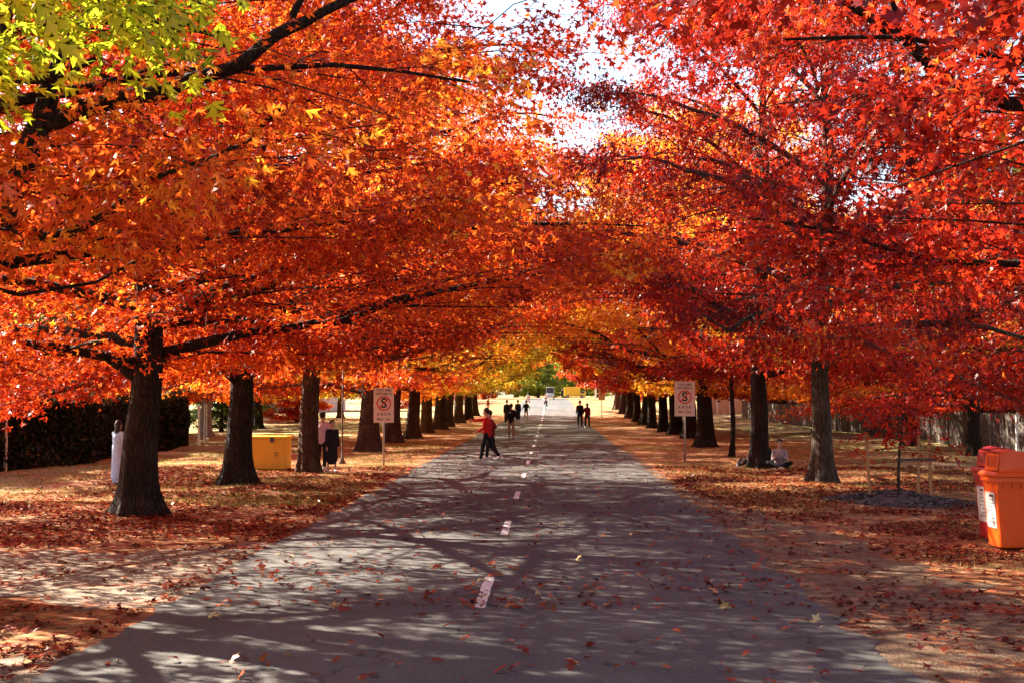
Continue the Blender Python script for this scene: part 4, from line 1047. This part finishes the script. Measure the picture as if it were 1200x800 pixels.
def V(*a): return Vector(a)
def person(x, y, face, H, top, bottom, label, pose, hair='short', vox=.03, coat=False, dress=False, skirt=False, backpack=None, bare_arms=False, shoe='shoe', group=None, hold=None, hoodmask=False):
    """face: heading in degrees, 0 looks along +Y, 90 looks along -X. The figure is laid out in metres for a height of 1.75"""
    k = H / 1.75; vox *= 1.25
    J = {}
    dz = pose.get('dz', 0); lean = math.radians(pose.get('lean', 2))
    hip = V(0, 0, .94 + dz)
    def up(h, fwd=0.0): return hip + V(0, math.sin(lean) * h + fwd, math.cos(lean) * h)
    chest = up(.36); neck = up(.53); headc = up(.70, .02)
    for s, sd_ in ((-1, 'L'), (1, 'R')):
        J['hip' + sd_] = hip + V(.095 * s, 0, -.02)
        a, kn = pose.get('leg' + sd_, (0, 0)); out = pose.get('legout', 3)
        a = math.radians(a); kn = math.radians(kn); o_ = math.radians(out) * s
        def rot(v, ang): return V(v.x, v.y * math.cos(ang) - v.z * math.sin(ang), v.y * math.sin(ang) + v.z * math.cos(ang))
        d1 = rot(V(math.sin(o_), 0, -math.cos(o_)), a); J['knee' + sd_] = J['hip' + sd_] + d1 * .44
        d2 = rot(V(math.sin(o_) * .3, 0, -1), a - kn); J['ank' + sd_] = J['knee' + sd_] + d2 * .42
        J['toe' + sd_] = J['ank' + sd_] + rot(V(.02 * s, 1, -.12), (a - kn) * .75) * .17
        if 'knee' + sd_ in pose:
            J['knee' + sd_] = hip + V(*pose['knee' + sd_]); J['ank' + sd_] = hip + V(*pose['ank' + sd_]); J['toe' + sd_] = hip + V(*pose['toe' + sd_])
        sh = up(.455) + V(.168 * s, 0, 0); J['sh' + sd_] = sh
        fa, ab, el = pose.get('arm' + sd_, (5, 8, 12)); fa = math.radians(fa); ab = math.radians(ab) * s; el = math.radians(el)
        d1 = rot(V(math.sin(ab), 0, -math.cos(ab)), fa); J['el' + sd_] = sh + d1 * .29
        d2 = rot(V(math.sin(ab) * .6 - (.25 * s if el > .9 else 0), 0, -math.cos(ab)), fa + el).normalized(); J['wr' + sd_] = J['el' + sd_] + d2 * .25; J['hd' + sd_] = d2
    if not pose.get('sit'):
        # let the lower foot stand on the ground
        low = min(J['ankL'].z, J['ankR'].z, J['toeL'].z + .04, J['toeR'].z + .04) - .085
        sh_ = V(0, 0, -low)
        for q in J: 
            if not q.startswith('hd'): J[q] = J[q] + sh_
        hip, chest, neck, headc = hip + sh_, chest + sh_, neck + sh_, headc + sh_
    Xd = (1, 0, 0)
    root = empty('person', (x, y, gzf(x, y) + (.012 if ROAD_L < x < ROAD_R else 0)), math.radians(face)); root.scale = (k, k, k)
    b = MB()
    b.ball(headc + V(0, 0, .012), (.084, .100, .118), 14, 10); b.ball(headc + V(0, .055, -.055), (.052, .045, .055), 10, 7)
    b.ball(headc + V(0, .100, -.005), (.014, .022, .026), 8, 6)                      # nose
    b.ball(headc + V(0, .085, -.050), (.026, .014, .010), 8, 6)                      # lips
    for s in (-1, 1): b.ball(headc + V(.078 * s, -.005, 0), (.012, .022, .032), 8, 6)
    b.cap_seg(neck - V(0, 0, .03), headc - V(0, .01, .05), .058, .052)
    b.cap_seg(hip, chest, .13, .135, flat=1.15, fdir=Xd); b.cap_seg(J['shL'] + V(.04, 0, -.02), J['shR'] + V(-.04, 0, -.02), .065, .065)
    for s in 'LR':
        b.cap_seg(J['sh' + s], J['el' + s], .050, .040); b.cap_seg(J['el' + s], J['wr' + s], .040, .027)
        b.cap_seg(J['hip' + s], J['knee' + s], .082, .055); b.cap_seg(J['knee' + s], J['ank' + s], .054, .036); b.cap_seg(J['ank' + s], J['toe' + s] - (J['toe' + s] - J['ank' + s]) * .2, .036, .03)
        b.cap_seg(J['wr' + s], J['wr' + s] + J['hd' + s] * .075, .030, .034, flat=.6, fdir=Xd)
    me = remeshed(b, 'body', vox * .8)
    # fingers, rooted inside the palm
    f = MB()
    for sg, s in ((-1, 'L'), (1, 'R')):
        d = J['hd' + s]; w_ = J['wr' + s] + d * .085; side = d.cross(V(1, 0, 0)).normalized()
        if side.length < .5: side = V(0, 1, 0)
        pal = d.cross(side)
        for q, (off, ln) in enumerate(((-.028, .062), (-.009, .075), (.010, .070), (.028, .054))):
            p0 = w_ + side * off; p1 = p0 + d * ln * .55 + pal * .008 * (1 + q * .3); p2 = p1 + d * ln * .4 - V(sg, 0, 0) * .014
            f.tube([p0 - d * .02, p0 + d * .01, p1, p2], [.009, .009, .0085, .006], 6)
        t0 = w_ - d * .055 - side * .024; f.tube([t0, t0 + d * .03 - side * .026, t0 + d * .065 - side * .034], [.011, .010, .007], 6)
    me2 = f.data('fingers', True)
    bm = bmesh.new(); bm.from_mesh(me); bm.from_mesh(me2)
    for fc in bm.faces: fc.smooth = True
    bm.to_mesh(me); bm.free()
    body = link('body', me, root, PM['skin'])
    for s in (-1, 1):
        e = MB(); e.ball(headc + V(.030 * s, .088, .022), (.012, .008, .008), 8, 6); e.build('eye', PM['hair'], root, smooth=True)
    # hair
    h = MB(); h.ball(headc + V(0, -.020, .038), (.096, .106, .112), 14, 10)
    if hair == 'long':
        h.cap_seg(headc + V(0, -.05, .02), headc + V(0, -.085, -.22), .085, .06, flat=1.15, fdir=Xd)
    if hair == 'curly':
        r_ = random.Random(4)
        for q in range(26):
            a, c_ = r_.uniform(0, 6.28), r_.uniform(-.1, 1); h.ball(headc + V(math.cos(a) * .085 * math.sqrt(1 - c_ * c_ * .8), -.025 + math.sin(a) * .08 * (1 if math.sin(a) < 0 else .6), .04 + c_ * .095), .034, 7, 5)
    link('hair', remeshed(h, 'hair', max(.018, vox * .6), 1), root, PM['hair'])
    # upper clothes
    t = MB(); sl = .018
    t.cap_seg(hip + V(0, 0, .02), chest, .142, .150, flat=1.18, fdir=Xd); t.cap_seg(J['shL'] + V(.05, 0, -.03), J['shR'] + V(-.05, 0, -.03), .078, .078); t.cap_seg(chest, neck - V(0, .01, .05), .12, .060)
    for s in 'LR': t.cap_seg(neck - V(0, .01, .045), J['sh' + s], .055, .066)
    for s in 'LR':
        t.cap_seg(J['sh' + s], J['el' + s], .070, .056)
        if not bare_arms: t.cap_seg(J['el' + s], J['el' + s].lerp(J['wr' + s], .88), .055, .043)
        else: pass
    if coat or dress:
        ln = .52 if coat else .78
        t.cap_seg(hip + V(0, 0, .1), hip - V(0, 0, ln * .55), .15, .165, flat=1.2, fdir=Xd); t.cap_seg(hip - V(0, 0, ln * .4), hip - V(0, .0, ln), .16, .175, flat=1.2, fdir=Xd)
    else: t.cap_seg(hip + V(0, 0, .06), hip - V(0, 0, .04), .150, .148, flat=1.16, fdir=Xd)
    link('dress' if dress else 'coat' if coat else 'shirt', remeshed(t, 'upper_clothes', vox * .8), root, PM[top])
    if bottom:
        t = MB(); t.cap_seg(hip + V(0, 0, .03), hip - V(0, 0, .06), .135, .135, flat=1.15, fdir=Xd)
        for s in 'LR':
            t.cap_seg(J['hip' + s], J['knee' + s], .098, .074); t.cap_seg(J['knee' + s], J['knee' + s].lerp(J['ank' + s], .9), .073, .060)
        link('trousers', remeshed(t, 'trousers', vox * .8), root, PM[bottom])
    for s in 'LR':
        t = MB(); d = (J['toe' + s] - J['ank' + s]); a0 = J['ank' + s]
        t.cap_seg(a0 - V(0, 0, .02) - d * .25, a0 + d * .95 - V(0, 0, .02), .048, .040); t.cap_seg(a0, a0 - V(0, 0, .04), .048, .045)
        link('shoe', remeshed(t, 'shoe', .02, 1), root, PM[shoe])
    if backpack:
        c_ = chest - V(0, .20, .04)
        bk = MB(); bk.ball(c_, (.155, .10, .22), 14, 10); bk.box(c_ - V(0, .01, .02), (.27, .14, .34)); bp = link('backpack', remeshed(bk, 'backpack', .03, 2), root, PM[backpack])
        pk = MB(); pk.box(c_ - V(0, .10, .08), (.20, .06, .15)); pk.build('pocket', PM[backpack], bp, bevel=.02)
        if backpack == 'black':
            lg = MB()
            for a in range(3): lg.box(c_ + V(0, -.113, .06), (.10, .006, .016), tilt=Matrix.Rotation(a * PI / 3 + .3, 3, 'Y'))
            lg.build('emblem', PM['white'], bp)
        for s in (-1, 1):
            st = MB(); st.tube([chest + V(.10 * s, -.15, .13), chest + V(.11 * s, .0, .19), chest + V(.10 * s, .13, .06), chest + V(.11 * s, .10, -.14)], .018, 6); st.build('strap', PM[backpack], bp)
    if hoodmask:
        mk = MB(); mk.ball(headc + V(0, .075, -.045), (.055, .045, .045), 10, 7); mk.build('face_mask', PM['white'], root, smooth=True)
    tag(root, label, 'person', group)
    root['_wr'] = 1
    del root['_wr']
    return root, J, headc

def gpt(px, py, d=None):
    """ground point seen at photograph pixel (px, py) on level ground"""
    Yd = CAM_H * F / (py - 463.0) if d is None else d
    return (px - 645.0) / F * Yd, Yd
WALK = dict(legL=(24, 8), legR=(-18, 22), armL=(-16, 8, 18), armR=(18, 8, 20), lean=3)
WALK2 = dict(legL=(-14, 18), legR=(16, 4), armL=(14, 8, 20), armR=(-14, 8, 15), lean=2)
STAND = dict(legL=(2, 2), legR=(-2, 2), armL=(4, 7, 12), armR=(2, 7, 14), lean=1)
PG = 'people walking on the avenue'
x, y = gpt(571, 541)
person(x, y, 78, 1.68, 'red', 'black', 'person in red jumper and black trousers striding left across the road, arm pointing out', dict(legL=(16, 6), legR=(-14, 30), armL=(8, 10, 55), armR=(84, 4, 4), lean=2), 'short', .022, group=PG, hoodmask=True)
x, y = gpt(575.5, 0, 46.4)
person(x, y, 80, 1.58, 'darkred', 'black', 'person in dark red jacket walking half hidden behind the red jumper', dict(legL=(12, 6), legR=(-8, 20), armL=(-40, 20, 85), armR=(-34, 14, 80), lean=4), 'short', .022, group=PG)
x, y = gpt(599, 514)
person(x, y, -8, 1.66, 'black', 'tan', 'person in black jacket with backpack and tan trousers walking away', dict(legL=(6, 3), legR=(-6, 8), armL=(12, 10, 50), armR=(12, 14, 40), lean=3), 'short', .028, backpack='black', group=PG)
x, y = gpt(594, 0, 104)
person(x, y, 0, 1.78, 'black', 'navy', 'person in black coat walking ahead on the far left of the group', WALK, 'short', .035, coat=True, group=PG)
x, y = gpt(607, 0, 112)
person(x, y, 5, 1.72, 'navy', 'navy', 'person in dark navy jacket in the middle of the walking group', WALK2, 'short', .035, coat=True, group=PG)
x, y = gpt(616.5, 0, 118)
person(x, y, 0, 1.62, 'black', 'white', 'person in black jacket and white trousers right of the walking group', dict(legL=(8, 4), legR=(-8, 10), armL=(0, 24, 40), armR=(0, 24, 40), lean=2), 'short', .035, group=PG)
x, y = gpt(619, 0, 165)
person(x, y, 10, 1.7, 'cream', 'cream', 'person in cream clothes far ahead near the left road edge', WALK, 'short', .04, group=PG)
x, y = gpt(571.5, 0, 138)
person(x, y, -60, 1.75, 'brown', 'tan', 'person in brown top standing on the far left verge by the trunks', STAND, 'short', .04, group=PG)
x, y = gpt(679.5, 0, 92)
person(x, y, 2, 1.76, 'black', 'navy', 'taller person in black of the couple walking on the right side of the road', WALK2, 'short', .03, group=PG)
x, y = gpt(688, 0, 92.4)
person(x, y, 12, 1.56, 'darkred', 'black', 'shorter person in red jacket of the couple walking on the right side of the road', dict(legL=(8, 4), legR=(-8, 10), armL=(20, 14, 60), armR=(0, 8, 12), lean=2), 'long', .03, group=PG)
x, y = gpt(377.0, 0, 39.8)
person(x, y, -8, 1.60, 'pink', 'black', 'person in pale pink shirt and black trousers half behind the slim trunk', dict(legL=(3, 2), legR=(-8, 8), armL=(2, 8, 12), armR=(4, 6, 18), lean=3), 'curly', .022, bare_arms=False)
x, y = gpt(388.5, 0, 38.6)
person(x, y, -150, 1.40, 'black', None, 'shorter person in long black coat with bare legs beside the pink shirt', STAND, 'short', .022, coat=True)
x, y = gpt(136.5, 0, 33.2)
person(x - .02, y, -30, 1.46, 'paleblue', None, 'person in long pale blue dress peeking out left of the nearest dark trunk', dict(legL=(2, 2), legR=(-2, 2), armL=(35, 12, 85), armR=(10, 8, 20), lean=1), 'long', .022, dress=True)
x, y = gpt(959, 0, 66)
person(14.0, 73, 160, 1.7, 'black', 'black', 'person in black standing on the lawn just right of the mottled grey trunk', STAND, 'short', .035)
SITP = dict(sit=True, lean=6, legL=(0, 0), legR=(0, 0), kneeL=(-.34, .26, .10), ankL=(.02, .36, -.04), toeL=(.16, .40, -.06), kneeR=(.34, .26, .10), ankR=(-.02, .46, -.04), toeR=(-.16, .50, -.06), armL=(24, 8, 80), armR=(24, 8, 80), dz=-.83)
SITT = dict(SITP, lean=-8, armL=(20, 10, 50), armR=(20, 10, 50))
x, y = gpt(911.5, 0, 42.0)
rt, J, hc = person(x, y, 170, 1.66, 'lilac', 'black', 'person in pale shirt sitting cross legged right of the trunk, hands together', SITP, 'short', .022)
x, y = 6.55, 43.5
person(x + .08, y, -75, 1.62, 'navy', 'black', 'person in dark clothes sitting mostly hidden behind the right trunk', SITT, 'short', .03)
x, y = gpt(878.5, 0, 43.4)
person(x, y, 95, 1.6, 'lilac', 'black', 'person in pale top sitting with back against the left side of the right trunk', SITT, 'long', .03)

# ================================================================ FAR VEHICLES
def ring_pts(c, r, n, axis='x'):
    return [(c[0], c[1] + r * math.cos(a), c[2] + r * math.sin(a)) for a in np.linspace(0, 2 * PI, n, endpoint=False)]
def bicycle(x, y, rz):
    root = empty('bicycle', (x, y, gzf(x, y) + .012), rz)
    for sy, nm in ((-.52, 'wheel'), (.52, 'wheel')):
        p = ring_pts((0, sy, .34), .32, 24); w_ = MB(); w_.tube(p + [p[0]], .02, 6, cap=False); wh = w_.build('wheel', M['rubber'], root)
        for q in range(8): MB().tube([(0, sy, .34), p[q * 3]], .003, 3).build('spoke', M['steel'], wh)
    MB().tube([(0, -.52, .34), (0, -.05, .30), (0, .42, .80), (0, -.18, .84), (0, -.05, .30)], .016, 6).build('frame', M['dark_steel'], root)
    MB().tube([(0, .52, .34), (0, .40, .98)], .016, 6).build('fork', M['dark_steel'], root)
    MB().tube([(-.28, .34, 1.02), (0, .40, 1.0), (.28, .34, 1.02)], .013, 6).build('handlebar', M['dark_steel'], root)
    MB().box((0, -.20, .90), (.13, .25, .06)).build('saddle', M['rubber'], root, bevel=.02)
    tag(root, 'bicycle ridden toward the camera at the bright end of the road', 'bicycle')
x, y = gpt(639.5, 0, 152)
bicycle(x, y, PI)
RIDE = dict(sit=True, lean=14, dz=.02, kneeL=(-.11, .34, -.26), ankL=(-.11, .20, -.62), toeL=(-.11, .36, -.66), kneeR=(.11, .38, -.10), ankR=(.11, .26, -.42), toeR=(.11, .42, -.46), armL=(50, 12, 15), armR=(50, 12, 15))
person(x, y + .19, 180, 1.75, 'white', 'navy', 'cyclist in white shirt riding toward the camera', RIDE, 'short', .035)
def cart(x, y, rz):
    root = empty('golf_cart', (x, y, gzf(x, y)), rz)
    MB().box((0, -.1, .55), (1.2, 2.3, .30)).build('body', M['white_paint'], root, bevel=.05)
    MB().box((0, .95, .80), (1.15, .45, .35), taper=.85).build('nose', M['white_paint'], root, bevel=.05)
    MB().box((0, 0, 1.88), (1.25, 1.9, .09)).build('roof', M['white_paint'], root, bevel=.03)
    for sx in (-.55, .55):
        for y0, y1 in ((.72, .55), (-.8, -.75)): MB().tube([(sx, y0, .7), (sx, y1, 1.86)], .025, 8).build('roof_post', M['steel'], root)
        for sy in (-.85, .75):
            wh = MB().tube([(sx - .07, sy, .26), (sx + .07, sy, .26)], .26, 18).build('wheel', M['rubber'], root); MB().tube([(sx - .08, sy, .26), (sx + .08, sy, .26)], .12, 12).build('hub', M['steel'], wh)
        MB().ball((sx * .7, 1.18, .80), .07).build('headlight', M['white_paint'], root)
    MB().box((0, -.25, .82), (1.05, .5, .14)).build('seat', M['rubber'], root, bevel=.03); MB().box((0, -.52, 1.12), (1.05, .12, .45)).build('backrest', M['rubber'], root, bevel=.03)
    MB().box((0, .62, 1.35), (1.05, .02, .75)).build('windscreen', M['glass'], root)
    tag(root, 'white golf cart with flat roof at the far end of the road', 'golf cart')
cart(-.05, 214, PI)
def van(x, y, rz):
    root = empty('van', (x, y, gzf(x, y)), rz); root.scale = (.82, .9, .9)
    MB().box((-.5, 0, 1.35), (3.6, 1.9, 1.9)).build('cargo_body', M['yellow_metal'], root, bevel=.06)
    MB().box((1.95, 0, .95), (1.3, 1.8, 1.1), taper=.8).build('cab', M['yellow_metal'], root, bevel=.08)
    for sy in (-1, 1):
        MB().box((1.85, sy * .78, 1.25), (.7, .05, .4)).build('window', M['glass'], root)
        for sx in (-1.5, 1.7):
            wh = MB().tube([(sx, sy * .72, .36), (sx, sy * .96, .36)], .36, 20).build('wheel', M['rubber'], root); MB().tube([(sx, sy * .961, .36), (sx, sy * .97, .36)], .18, 12).build('hub', M['steel'], wh)
    tag(root, 'yellow van parked across the far right end of the road', 'van')
van(4.4, 262, 0)
x, y = gpt(659, 0, 240)
person(x, y, 180, 1.7, 'navy', 'navy', 'tiny dark figure standing at the far end of the road', STAND, 'short', .05, group=PG)
